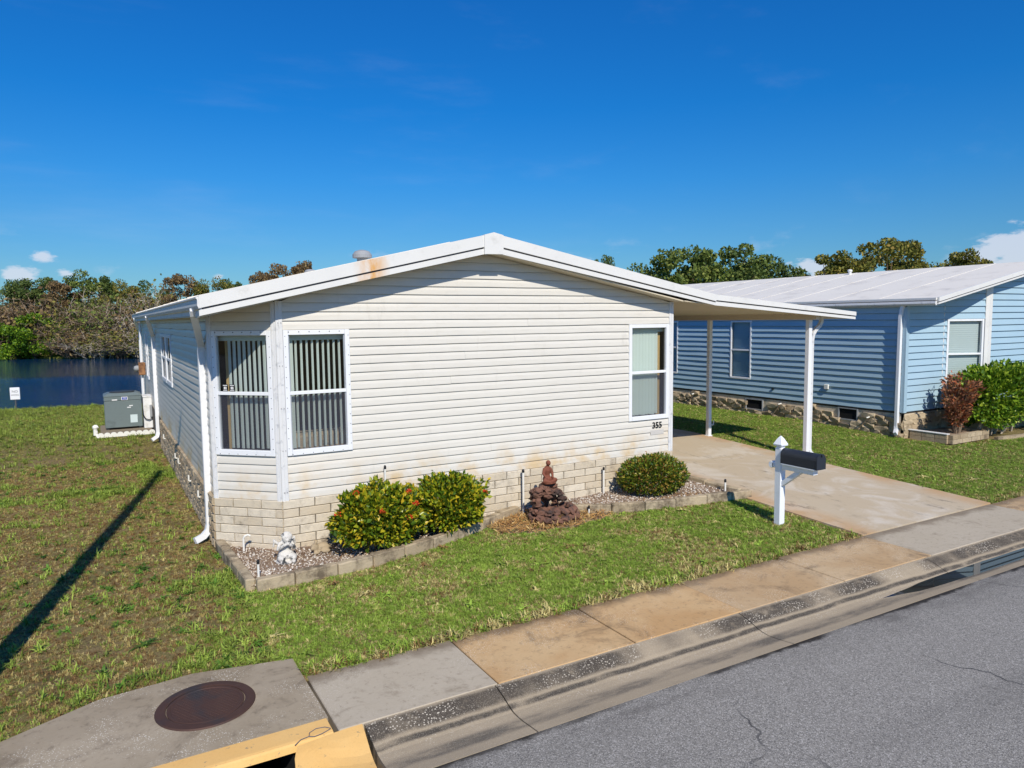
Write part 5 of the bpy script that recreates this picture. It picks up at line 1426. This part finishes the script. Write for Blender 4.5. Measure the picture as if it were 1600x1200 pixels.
deco(-1.46, -1.31, .875, .965, 'sticker_white', 'badge_border'); deco(-1.445, -1.325, .885, .955, 'badge_blue', 'badge', .012)
mb = MB()
for zz in (.905, .925, .94): mb.box((-1.42, ay0 - .0135, zz), (-1.35, ay0 - .0125, zz + .006))
mb.build('badge_print', 'sticker_white', ac)
deco(-1.69, -1.56, .875, .905, 'sticker_white', 'label_strip')
for a, z in ((-1.28, .70), (-1.33, .655)): MB().box((a, ay0 - .004, z), (a + .09, ay0 - .0006, z + .024)).build('label_strip', 'sticker_white', ac)
MB().box((-1.265, ay0 - .004, .24), (-1.09, ay0 - .0006, .46)).build('data_label', 'blind_pale', ac)
cab = empty('duct_cabinet', (-0.85, 13.3, 0.07), 'white metal duct cabinet between the air conditioner and the house wall', 'cabinet')
MB().bbox((-0.94, 12.95, .07), (WX - .02, 13.6, .93), .012).build('cabinet_body', 'cabinet_white', cab)
MB().bbox((-0.95, 12.935, .931), (WX - .02, 13.62, .96), .006).build('cabinet_lid', 'cabinet_white', cab)
MB().bbox((-0.785, 12.90, .38), (WX - .025, 12.949, .72), .008).build('disconnect_box', 'pipe_grey', cab)
MB().tube([(-0.96, 12.92, .62), (-0.955, 12.90, .45), (-0.90, 12.90, .34), (-0.82, 12.90, .31), (-0.74, 12.91, .34), (-.73, 12.92, .4)], .014, 8).build('cable', 'black_plastic', cab)

# ------------------------------------------------------------------ shoreline sign
sg = empty('warning_sign', (-4.55, 21.3, -0.1), 'small white rectangular sign on a thin stake at the lake edge', 'sign')
MB().bbox((-4.70, 21.28, 0.35), (-4.41, 21.30, 0.78), .008).build('sign_plate', 'sign_white', sg)
MB().bbox((-4.575, 21.301, -0.35), (-4.535, 21.34, 0.74), .004).build('stake', 'sign_stake', sg)
text_mesh('lettering', 'NO', 0.115, 'sign_print', lambda a, b, c: (-4.555 + a, 21.277 - c, 0.60 + b), sg, .003, 'CENTER')
text_mesh('lettering', 'SWIMMING', 0.07, 'sign_print', lambda a, b, c: (-4.555 + a * .66, 21.277 - c, 0.49 + b), sg, .003, 'CENTER')

# street lamp just outside the frame; its shadow crosses the left lawn
lp = empty('street_lamp', (-3.3, -3.6, 0), 'tall round street lamp pole throwing a long shadow over the left lawn', 'street lamp')
MB().tube([(-3.3, -3.6, -.1), (-3.3, -3.6, 4.6), (-3.3, -3.6, 9.15)], [.125, .105, .07], 16).build('pole', 'pole_wood', lp)
MB().tube([(-3.3, -3.6, 8.85), (-3.1, -3.63, 8.95), (-2.9, -3.66, 8.93)], .016, 8).build('arm', 'pipe_grey', lp)
MB().blob((-2.82, -3.68, 8.90), (.22, .11, .09)).build('lamp_head', 'pipe_grey', lp, smooth=True)

# ------------------------------------------------------------------ trees
def tree_meshes(kind, seed):
    """trunk and crown meshes of a tree about 8 m tall, base at the origin"""
    rs = random.Random(seed); rng = np.random.default_rng(seed)
    mb = MB(); tips = []
    spec = dict(oak=(3.0, 3.1, 4.6, 3.0, 30), pine=(4.2, 2.2, 6.2, 1.7, 24), bush=(0.5, 3.0, 2.4, 2.4, 34), tall=(2.6, 2.2, 4.6, 3.2, 30), thin=(3.0, 1.8, 5.2, 2.4, 16))[kind]
    th, cr, cz, ch, ncl = spec
    lean = rs.uniform(-.4, .4)
    trunk = [(0, 0, -.3), (lean * .3, 0, th * .5), (lean * .7, rs.uniform(-.2, .2), th)]
    mb.tube(trunk, [.20, .16, .12], 8)
    P = []
    for i in range(ncl):
        while True:
            d = rng.uniform(-1, 1, 3)
            if .25 < np.linalg.norm(d) < 1: break
        c = np.array([lean + d[0] * cr, d[1] * cr, cz + d[2] * ch * (.95 if d[2] > 0 else .8)])
        if kind == 'pine': c[2] = cz + d[2] * ch; c[:2] *= .9
        r = rng.uniform(.55, 1.05) * (0.85 if kind in ('pine', 'thin') else 1.0)
        if i % 2 == 0: mb.tube([trunk[2], tuple((np.array(trunk[2]) + c) / 2 + [0, 0, -.15]), tuple(c)], [.07, .045, .015], 5)
        n = 300 if kind == 'bush' else 210
        q = rng.normal(0, 1, (n, 3)); q /= np.linalg.norm(q, axis=1)[:, None]
        q *= (rng.uniform(.2, 1, (n, 1)) ** .5) * r * np.array([1.15, 1.15, .72])
        P.append(c + q)
    P = np.concatenate(P); P[:, 2] = np.maximum(P[:, 2], .1)
    return mb, P
TREES = {}
def tree(name, label, kind, mat, x, y, h, wid=1.0, seed=1, z=None, group=None, cat='tree', leaf=.175, bark='bark'):
    key = (kind, mat, seed)
    if key not in TREES:
        mb, P = tree_meshes(kind, seed); v, f = card_mesh(P, leaf, np.random.default_rng(seed + 50))
        TREES[key] = (mesh_only('trunk', mb, bark), np_mesh('crown', v, f, mat), float(P[:, 2].max()))
    tm, cm, top = TREES[key]
    zb = zground(x, y) if z is None else z
    o = empty(name, (x, y, zb), label, cat, group); k = h / top
    for nm, me in (('trunk', tm), ('crown', cm)):
        c_ = bpy.data.objects.new(nm, me); COL.objects.link(c_); c_.parent = o; c_.scale = (k * wid, k * wid, k)
        c_.rotation_euler = (0, 0, (seed * 1.7 + x) % 6.28)
    return o
THK = {}
def thicket(label, x, y, h, wid, seed, mat='twig_brown', leafmat_='tree_rust', nleaf=500, name='bare_thicket', z=None):
    key = (seed, mat, leafmat_, nleaf)
    if key not in THK:
        rng = np.random.default_rng(seed); V, F, tips = [], [], []
        def twig(a, b, w0):
            a, b = np.array(a), np.array(b); s_ = np.cross(b - a, rng.normal(0, 1, 3)); s_ /= np.linalg.norm(s_) + 1e-9
            i = len(V); V.extend([a - s_ * w0, a + s_ * w0, b]); F.append((i, i + 1, i + 2))
        for i in range(70):
            a = rng.uniform(0, 6.28); r = rng.uniform(0, .9); sp = rng.uniform(.2, 1.5)
            p0 = np.array([r * math.cos(a), r * math.sin(a), -.1]); hh = rng.uniform(1.4, 3.0) * (1.1 - .28 * sp)
            p1 = p0 + [sp * math.cos(a), sp * math.sin(a), hh]
            twig(p0, p1, .035)
            for k in range(11):
                t_ = rng.uniform(.25, .95); b0 = p0 + (p1 - p0) * t_; dd = rng.normal(0, .55, 3); dd[2] = abs(dd[2]) * .9 + .12
                b1 = b0 + dd * (1.3 - .5 * t_); twig(b0, b1, .018)
                for m_ in range(4):
                    c0 = b0 + (b1 - b0) * rng.uniform(.3, 1); c1 = c0 + rng.normal(0, .26, 3) + [0, 0, .12]; twig(c0, c1, .011); tips.append(c1)
        tips = np.array(tips); P = tips[rng.integers(0, len(tips), nleaf)] + rng.normal(0, .10, (nleaf, 3))
        v, f = card_mesh(P, .15, rng)
        THK[key] = (np_mesh('branches', np.array(V), np.array(F), mat), np_mesh('leaves', v, f, leafmat_))
    o = empty(name, (x, y, zground(x, y) if z is None else z), label, 'thicket')
    for nm, me in zip(('branches', 'leaves'), THK[key]):
        c_ = bpy.data.objects.new(nm, me); COL.objects.link(c_); c_.parent = o; c_.scale = (wid / 2.2, wid / 2.2, h / 3.3); c_.rotation_euler = (0, 0, (x * 2.3) % 6.28)
    return o

T = tree
T('lakeside_tree', 'dark spreading tree at the far left skyline across the lake', 'oak', 'tree_dark', -10.6, 86, 7.4, .95, 1)
T('lakeside_tree', 'dark green tree behind the bright bush at far left', 'pine', 'tree_dark', -8.6, 85, 7.6, .95, 2)
T('lakeside_tree', 'small dark round crown showing above the brown thicket left of the tall green tree', 'pine', 'tree_dark', -6.7, 84, 7.7, .8, 3)
T('lakeside_tree', 'rusty brown leaved tree left of the tall green tree across the lake', 'thin', 'tree_rust', -5.1, 82, 7.2, .9, 4)
T('lakeside_tree', 'tallest green tree in the skyline across the lake', 'tall', 'tree_green', -3.1, 83, 8.5, .85, 5)
T('lakeside_tree', 'dark green tree just right of the tallest green tree', 'pine', 'tree_dark', -0.9, 84, 7.9, .9, 6)
T('lakeside_tree', 'olive tree midway to the house roof across the lake', 'oak', 'tree_olive', 1.2, 81, 7.4, .8, 7)
T('lakeside_tree', 'dark green tree whose crown meets the cream house eave', 'oak', 'tree_dark', 4.0, 82, 7.5, .85, 1)
T('lakeside_tree', 'brown leaved tree above the corner of the cream house eave', 'thin', 'tree_rust', 6.4, 77, 7.9, .9, 4)
T('lakeside_tree', 'olive brown tree above the left roof edge of the cream house', 'oak', 'tree_olive', 9.2, 76, 7.6, .75, 7)
T('lakeside_tree', 'dark tree at the left roof edge beyond the brown tree', 'pine', 'tree_dark', 11.6, 78, 7.5, .8, 2)
for i, (x, h_, w_) in enumerate(((12.9, 7.9, .7), (14.9, 8.6, .75), (16.9, 8.9, .7))):
    T('lakeside_tree', ('reddish brown tree above the roof, lowest and leftmost of three', 'reddish brown tree above the roof, middle of three', 'reddish brown tree above the roof nearest the round roof vent')[i], 'thin', 'tree_rust', x, 66.5, h_, w_, 4 + 10 * (i % 2))
T('lakeside_bush', 'bright green bush at the waterline, at the left edge of the photo', 'bush', 'tree_bright', -10.6, 80.8, 4.6, 1.0, 8, cat='bush')
T('lakeside_bush', 'bright green bush at the waterline with the highest top', 'bush', 'tree_bright', -7.6, 79.6, 5.0, .95, 9, cat='bush')
T('lakeside_bush', 'bright green bush at the waterline next to the brown thicket', 'bush', 'tree_bright', -5.2, 79.4, 3.5, .85, 8, cat='bush')
thk = [(-3.6, 77.6, 3.4, 3.2, 1, 'twig_brown', 'tree_rust', 'brown bare thicket right of the bright green bushes'),
       (-1.5, 75.6, 3.0, 3.2, 2, 'twig_grey', 'tree_olive', 'grey bare thicket at the waterline left of the reflection centre'),
       (0.6, 74.2, 3.3, 3.3, 3, 'twig_brown', 'tree_olive', 'low olive thicket at the waterline left of the house wall'),
       (2.7, 72.8, 3.0, 3.2, 2, 'twig_grey', 'tree_olive', 'pale twiggy thicket touching the cream house wall'),
       (-4.4, 80.5, 5.4, 3.6, 4, 'twig_brown', 'tree_olive', 'tall olive brown thicket under the tallest green tree'),
       (-1.9, 79.4, 5.4, 3.6, 5, 'twig_brown', 'tree_green', 'tall twiggy green thicket below the skyline'),
       (0.4, 77.8, 5.6, 3.6, 1, 'twig_brown', 'tree_green', 'tall green thicket in the middle of the far bank'),
       (2.4, 76.4, 5.8, 3.4, 6, 'twig_grey', 'tree_rust', 'tall bare whitish thicket close to the house eave'),
       (4.6, 75.0, 5.6, 3.6, 3, 'twig_brown', 'tree_olive', 'olive thicket partly hidden by the house eave'),
       (-7.0, 83.0, 6.0, 4.2, 5, 'twig_brown', 'tree_rust', 'purple brown thicket above the bright green bushes'),
       (-10.2, 84.0, 5.8, 4.2, 4, 'twig_brown', 'tree_rust', 'purple brown thicket at the far left above the green bush'),
       (-2.6, 82.0, 6.6, 3.2, 6, 'twig_grey', 'tree_olive', 'pale branching thicket between the tall green tree and its neighbour'),
       (3.2, 78.5, 7.0, 3.4, 6, 'twig_grey', 'tree_olive', 'bare white branched tree above the house eave corner')]
for x, y, h_, w_, sd, m1, m2, lb_ in thk: thicket(lb_, x, y, h_, w_ * 1.15, sd, m1, m2, 2300)
# trees on the right, beyond the houses
rt = [(45.6, 45, 9.3, .95, 'oak', 'tree_green', 11, 'dark green tree above the roofs, leftmost of the right hand clump'), (50.2, 45, 9.9, .9, 'tall', 'tree_green', 12, 'green tree above the roofs, second in the right hand clump'),
      (54.6, 46, 10.1, .95, 'oak', 'tree_dark', 13, 'dark tree in the middle of the clump above the carport roof'), (59.2, 46, 10.4, .95, 'tall', 'tree_green', 14, 'tallest green tree of the clump above the carport roof'),
      (63.2, 45, 9.2, .8, 'oak', 'tree_dark', 11, 'dark green tree at the right end of the clump above the carport roof'), (38.9, 45, 8.55, .5, 'pine', 'tree_dark', 2, 'dark tree tip peeking over the cream house roof'),
      (72.2, 45, 10.0, .95, 'oak', 'tree_olive', 15, 'small olive tree left of the big one above the blue house roof'), (82.0, 45, 12.0, .95, 'oak', 'tree_olive', 16, 'big olive tree above the blue house roof'),
      (88.3, 46, 12.3, .95, 'tall', 'tree_olive', 17, 'big olive tree right half of the pair above the blue house roof'), (97.5, 45, 11.2, .8, 'oak', 'tree_olive', 15, 'rounded olive tree at the right end above the blue house roof')]
for x, y, h_, w_, kd, m_, sd, lb_ in rt: T('distant_tree', lb_, kd, m_, x, y, h_, w_, sd, leaf=.21)
# far wood that closes the horizon behind the lake
rng = np.random.default_rng(77); n = 16000
X = rng.uniform(-90, 60, n); Y = rng.uniform(90, 104, n) - 0.1 * X
top = 4.8 + 1.2 * np.sin(X * .31) * np.sin(X * .13 + 1) + .7 * np.sin(X * .83)
P = np.stack([X, Y, .3 + (top - .3) * rng.uniform(0, 1, n) ** .8], 1); v, f = card_mesh(P, .75, rng)
tag(link('woodland', np_mesh('woodland', v, f, 'tree_olive')), 'far wood behind the lake', 'woodland', kind='stuff')

# ------------------------------------------------------------------ grass
_lat = {}
def vnoise(x, y, sc, seed):
    if seed not in _lat: _lat[seed] = np.random.default_rng(seed).uniform(0, 1, (256, 256))
    L = _lat[seed]; x = x * sc + 100; y = y * sc + 100
    xi, yi = np.floor(x).astype(int), np.floor(y).astype(int); fx, fy = x - xi, y - yi
    fx = fx * fx * (3 - 2 * fx); fy = fy * fy * (3 - 2 * fy)
    g = lambda a, b: L[a % 256, b % 256]
    return (g(xi, yi) * (1 - fx) + g(xi + 1, yi) * fx) * (1 - fy) + (g(xi, yi + 1) * (1 - fx) + g(xi + 1, yi + 1) * fx) * fy
def fbm(x, y, sc, seed): return (vnoise(x, y, sc, seed) + .5 * vnoise(x, y, sc * 2.1, seed + 1) + .25 * vnoise(x, y, sc * 4.3, seed + 2)) / 1.75

def tuft(name, n, lmin, lmax, w, spread, seed):
    rng = np.random.default_rng(seed); V, F = [], []
    for i in range(n):
        a = rng.uniform(0, 6.28); L = rng.uniform(lmin, lmax); sp = rng.uniform(.15, 1) * spread
        b = np.array([rng.normal(0, .012), rng.normal(0, .012), -.004]); d = np.array([math.cos(a), math.sin(a), 0]); s_ = np.array([-math.sin(a), math.cos(a), 0]) * w / 2
        m_ = b + d * sp * L * .35 + [0, 0, L * (.55 - .15 * sp)]; t_ = b + d * sp * L + [0, 0, L * (.95 - .5 * sp)]
        k = len(V); V += [b - s_, b + s_, m_ - s_ * .8, m_ + s_ * .8, t_]; F += [(k, k + 1, k + 3, k + 2), (k + 2, k + 3, k + 4)]
    me = bpy.data.meshes.new(name); me.from_pydata([tuple(p) for p in V], [], F); me.update(); me.materials.append(MATS['grass_blade'])
    return bpy.data.objects.new(name, me)
tufts = [tuft('grass_tuft', 14, .024, .050, .0045, 1.0, 1), tuft('grass_tuft', 14, .018, .038, .0042, 1.3, 2), tuft('grass_tuft', 12, .05, .10, .009, 1.25, 3), tuft('weed_rosette', 9, .05, .085, .022, 1.55, 4)]

slab_poly = [(-3.6, -4.2), (-0.59, -4.2), (-0.595, -3.03), (-1.40, -2.87), (-2.10, -2.95), (-2.7, -3.25), (-3.6, -3.42)]
def np_inside(poly, x, y):
    c = np.zeros(len(x), bool); j = len(poly) - 1
    for i in range(len(poly)):
        xi, yi = poly[i]; xj, yj = poly[j]
        c ^= ((yi > y) != (yj > y)) & (x < (xj - xi) * (y - yi) / (yj - yi + 1e-12) + xi); j = i
    return c
def np_hg(X, Y):
    s = np.clip((X - 2) / 5, 0, 1); s = s * s * (3 - 2 * s); return s * np.clip((Y + 3.4) * .042, 0, .27)
GREEN = np.array(lin(118, 146, 52)); GREEN2 = np.array(lin(150, 170, 72)); STRAW = np.array(lin(196, 180, 122)); BROWN = np.array(lin(136, 106, 68)); DRY = np.array(lin(168, 148, 92)); DEEP = np.array(lin(86, 120, 42))
def lawn(name, label, x0, x1, y0, y1, dens, mode, seed, big=1.0):
    rng = np.random.default_rng(seed); n = int((x1 - x0) * (y1 - y0) * dens)
    x, y = rng.uniform(x0, x1, n), rng.uniform(y0, y1, n)
    bad = np_inside(bed1, x, y) | np_inside(bed2, x, y) | np_inside(slab_poly, x, y)
    bad |= (x > 6.83) & (x < 10.06) & (y < 13)
    bad |= (x > WX - .05) & (x < 6.55) & (y > 0.0); bad |= (x > -2.1) & (x < -.7) & (y > 12.2) & (y < 14.4)
    bad |= (x > 13.88) & (y > .0); bad |= (x > 14.05) & (x < 15.7) & (y > -.6); bad |= (x > 15.6) & (y > -.72 - (x - 15.65) * .104)
    bad |= np_inside(straw_poly, x, y) & (rng.uniform(0, 1, n) < .96)
    bad |= (y > 21.1 - .155 * x)
    a = fbm(x, y, .9, 5); b = fbm(x, y, 2.6, 15); c = fbm(x, y, 7.0, 25)
    sc = rng.uniform(.6, 1.35, n) * (.75 + .6 * c) * big; var = rng.integers(0, 2, n)
    r = rng.uniform(0, 1, n)
    if mode == 'left':
        a2 = fbm(x, y, .45, 45); dry = np.clip((a2 - .27) * 4.6 + (b - .44) * 2.6, 0, 1)
        nearf = np.clip((y + 3.4) / 2.5, 0, 1)
        dry = dry * (.45 + .55 * nearf) * np.clip((13 - y) / 4 + .25, .3, 1)
        dry = dry * np.where(y < -.4, np.clip((-.72 - x) / 1.0 + (b - .42) * 1.4, .15, 1), 1.0)      # greener towards the front strip
        bad |= (rng.uniform(0, 1, n) < dry * .45) | ((c > .60) & (b > .50) & (rng.uniform(0, 1, n) < .8) & (y < 11) & (dry > .25))
        col = (GREEN[None] * (1 - b[:, None]) + GREEN2[None] * b[:, None]) * .85 + DRY[None] * .12
        dcol = np.where(r[:, None] < .5, BROWN[None], np.where(r[:, None] < .86, DRY[None], STRAW[None]))
        pick = rng.uniform(0, 1, n) < np.clip(dry * 1.0 + .2, 0, .88)
        col = np.where(pick[:, None], dcol, col)
        var = np.where((c > .52) & ~pick & (rng.uniform(0, 1, n) < .45), 2, var)
        sc *= np.where(pick, .85, 1.1)
        wd = (rng.uniform(0, 1, n) < .02) & (a > .46); var = np.where(wd, 3, var); col = np.where(wd[:, None], (DEEP * .9)[None], col)
        if y1 > 9: col = col * .55 + np.array(lin(128, 138, 62))[None] * .45
    else:
        straw = np.clip((b - .48) * 3.6 + (a - .46) * 2.2 + (c - .5) * 1.0, 0, 1)
        if mode == 'right': straw *= .35
        col = (GREEN if mode != 'right' else DEEP * .5 + GREEN * .5)[None] * (1 - c[:, None]) + GREEN2[None] * c[:, None]
        pick = rng.uniform(0, 1, n) < straw * .5 + .10
        edge = np.clip((-3.12 - y) / .3, 0, 1) * (.6 + .8 * c)
        pick |= rng.uniform(0, 1, n) < edge * .5
        col = np.where(pick[:, None], np.where(r[:, None] < .7, STRAW[None], BROWN[None]), col)
        bad |= (rng.uniform(0, 1, n) < np.clip(edge, 0, 1) * .45) | (rng.uniform(0, 1, n) < straw * .25)
        sc *= np.where(y < -3.3, 1.1, 1.0); var = np.where((y < -3.3) & (rng.uniform(0, 1, n) < .3), 2, var)
        wd = (rng.uniform(0, 1, n) < .004); var = np.where(wd, 3, var)
    col = col * rng.uniform(.62, 1.5, (n, 1))
    k = ~bad; x, y, sc, var, col = x[k], y[k], sc[k], var[k], col[k]; n = len(x)
    z = np_hg(x, y) - .018
    if y1 > 15: z = np.array([zground(p, q) for p, q in zip(x, y)])
    me = bpy.data.meshes.new(name); me.vertices.add(n); me.vertices.foreach_set('co', np.stack([x, y, z], 1).astype(np.float32).ravel())
    def at_(nm, ty, dat, key):
        q = me.attributes.new(nm, ty, 'POINT'); q.data.foreach_set(key, np.asarray(dat).ravel())
    rot = np.stack([rng.normal(0, .12, n), rng.normal(0, .12, n), rng.uniform(0, 6.28, n)], 1)
    at_('rot', 'FLOAT_VECTOR', rot.astype(np.float32), 'vector'); at_('scl', 'FLOAT', sc.astype(np.float32), 'value'); at_('kind_id', 'INT', var.astype(np.int32), 'value')
    at_('tint', 'FLOAT_COLOR', np.concatenate([col, np.ones((n, 1))], 1).astype(np.float32), 'color')
    me.update(); o = link(name, me)
    ng = bpy.data.node_groups.new('scatter_grass', 'GeometryNodeTree')
    ng.interface.new_socket('Geometry', in_out='INPUT', socket_type='NodeSocketGeometry'); ng.interface.new_socket('Geometry', in_out='OUTPUT', socket_type='NodeSocketGeometry')
    N, Lk = ng.nodes, ng.links
    gi, go, jn = N.new('NodeGroupInput'), N.new('NodeGroupOutput'), N.new('GeometryNodeJoinGeometry')
    def attr(nm, ty):
        q = N.new('GeometryNodeInputNamedAttribute'); q.data_type = ty; q.inputs['Name'].default_value = nm; return q.outputs['Attribute']
    ar, as_, ak = attr('rot', 'FLOAT_VECTOR'), attr('scl', 'FLOAT'), attr('kind_id', 'INT')
    for i, tf in enumerate(tufts):
        ip = N.new('GeometryNodeInstanceOnPoints'); oi = N.new('GeometryNodeObjectInfo'); oi.inputs['Object'].default_value = tf; oi.inputs['As Instance'].default_value = True
        cm = N.new('FunctionNodeCompare'); cm.data_type = 'INT'; cm.operation = 'EQUAL'; Lk.new(ak, cm.inputs[2]); cm.inputs[3].default_value = i
        Lk.new(gi.outputs[0], ip.inputs['Points']); Lk.new(cm.outputs[0], ip.inputs['Selection']); Lk.new(oi.outputs['Geometry'], ip.inputs['Instance'])
        Lk.new(ar, ip.inputs['Rotation']); Lk.new(as_, ip.inputs['Scale']); Lk.new(ip.outputs[0], jn.inputs[0])
    Lk.new(jn.outputs[0], go.inputs[0])
    md = o.modifiers.new('scatter', 'NODES'); md.node_group = ng
    tag(o, label, 'grass', kind='stuff'); return o
lawn('lawn_grass', 'mown green lawn between garden bed and sidewalk', -0.72, 6.84, -3.45, 0.0, 1900, 'front', 31)
lawn('lawn_grass', 'patchy brown and green lawn left of the house', -7.5, -0.72, -3.41, 8.5, 1450, 'left', 32)
lawn('lawn_grass', 'green lawn by the lake', -13, -0.74, 8.5, 23.2, 300, 'left', 33, 1.25)
lawn('lawn_grass', 'green lawn between driveway and blue house', 10.06, 20.0, -3.41, 10.0, 1000, 'right', 34)
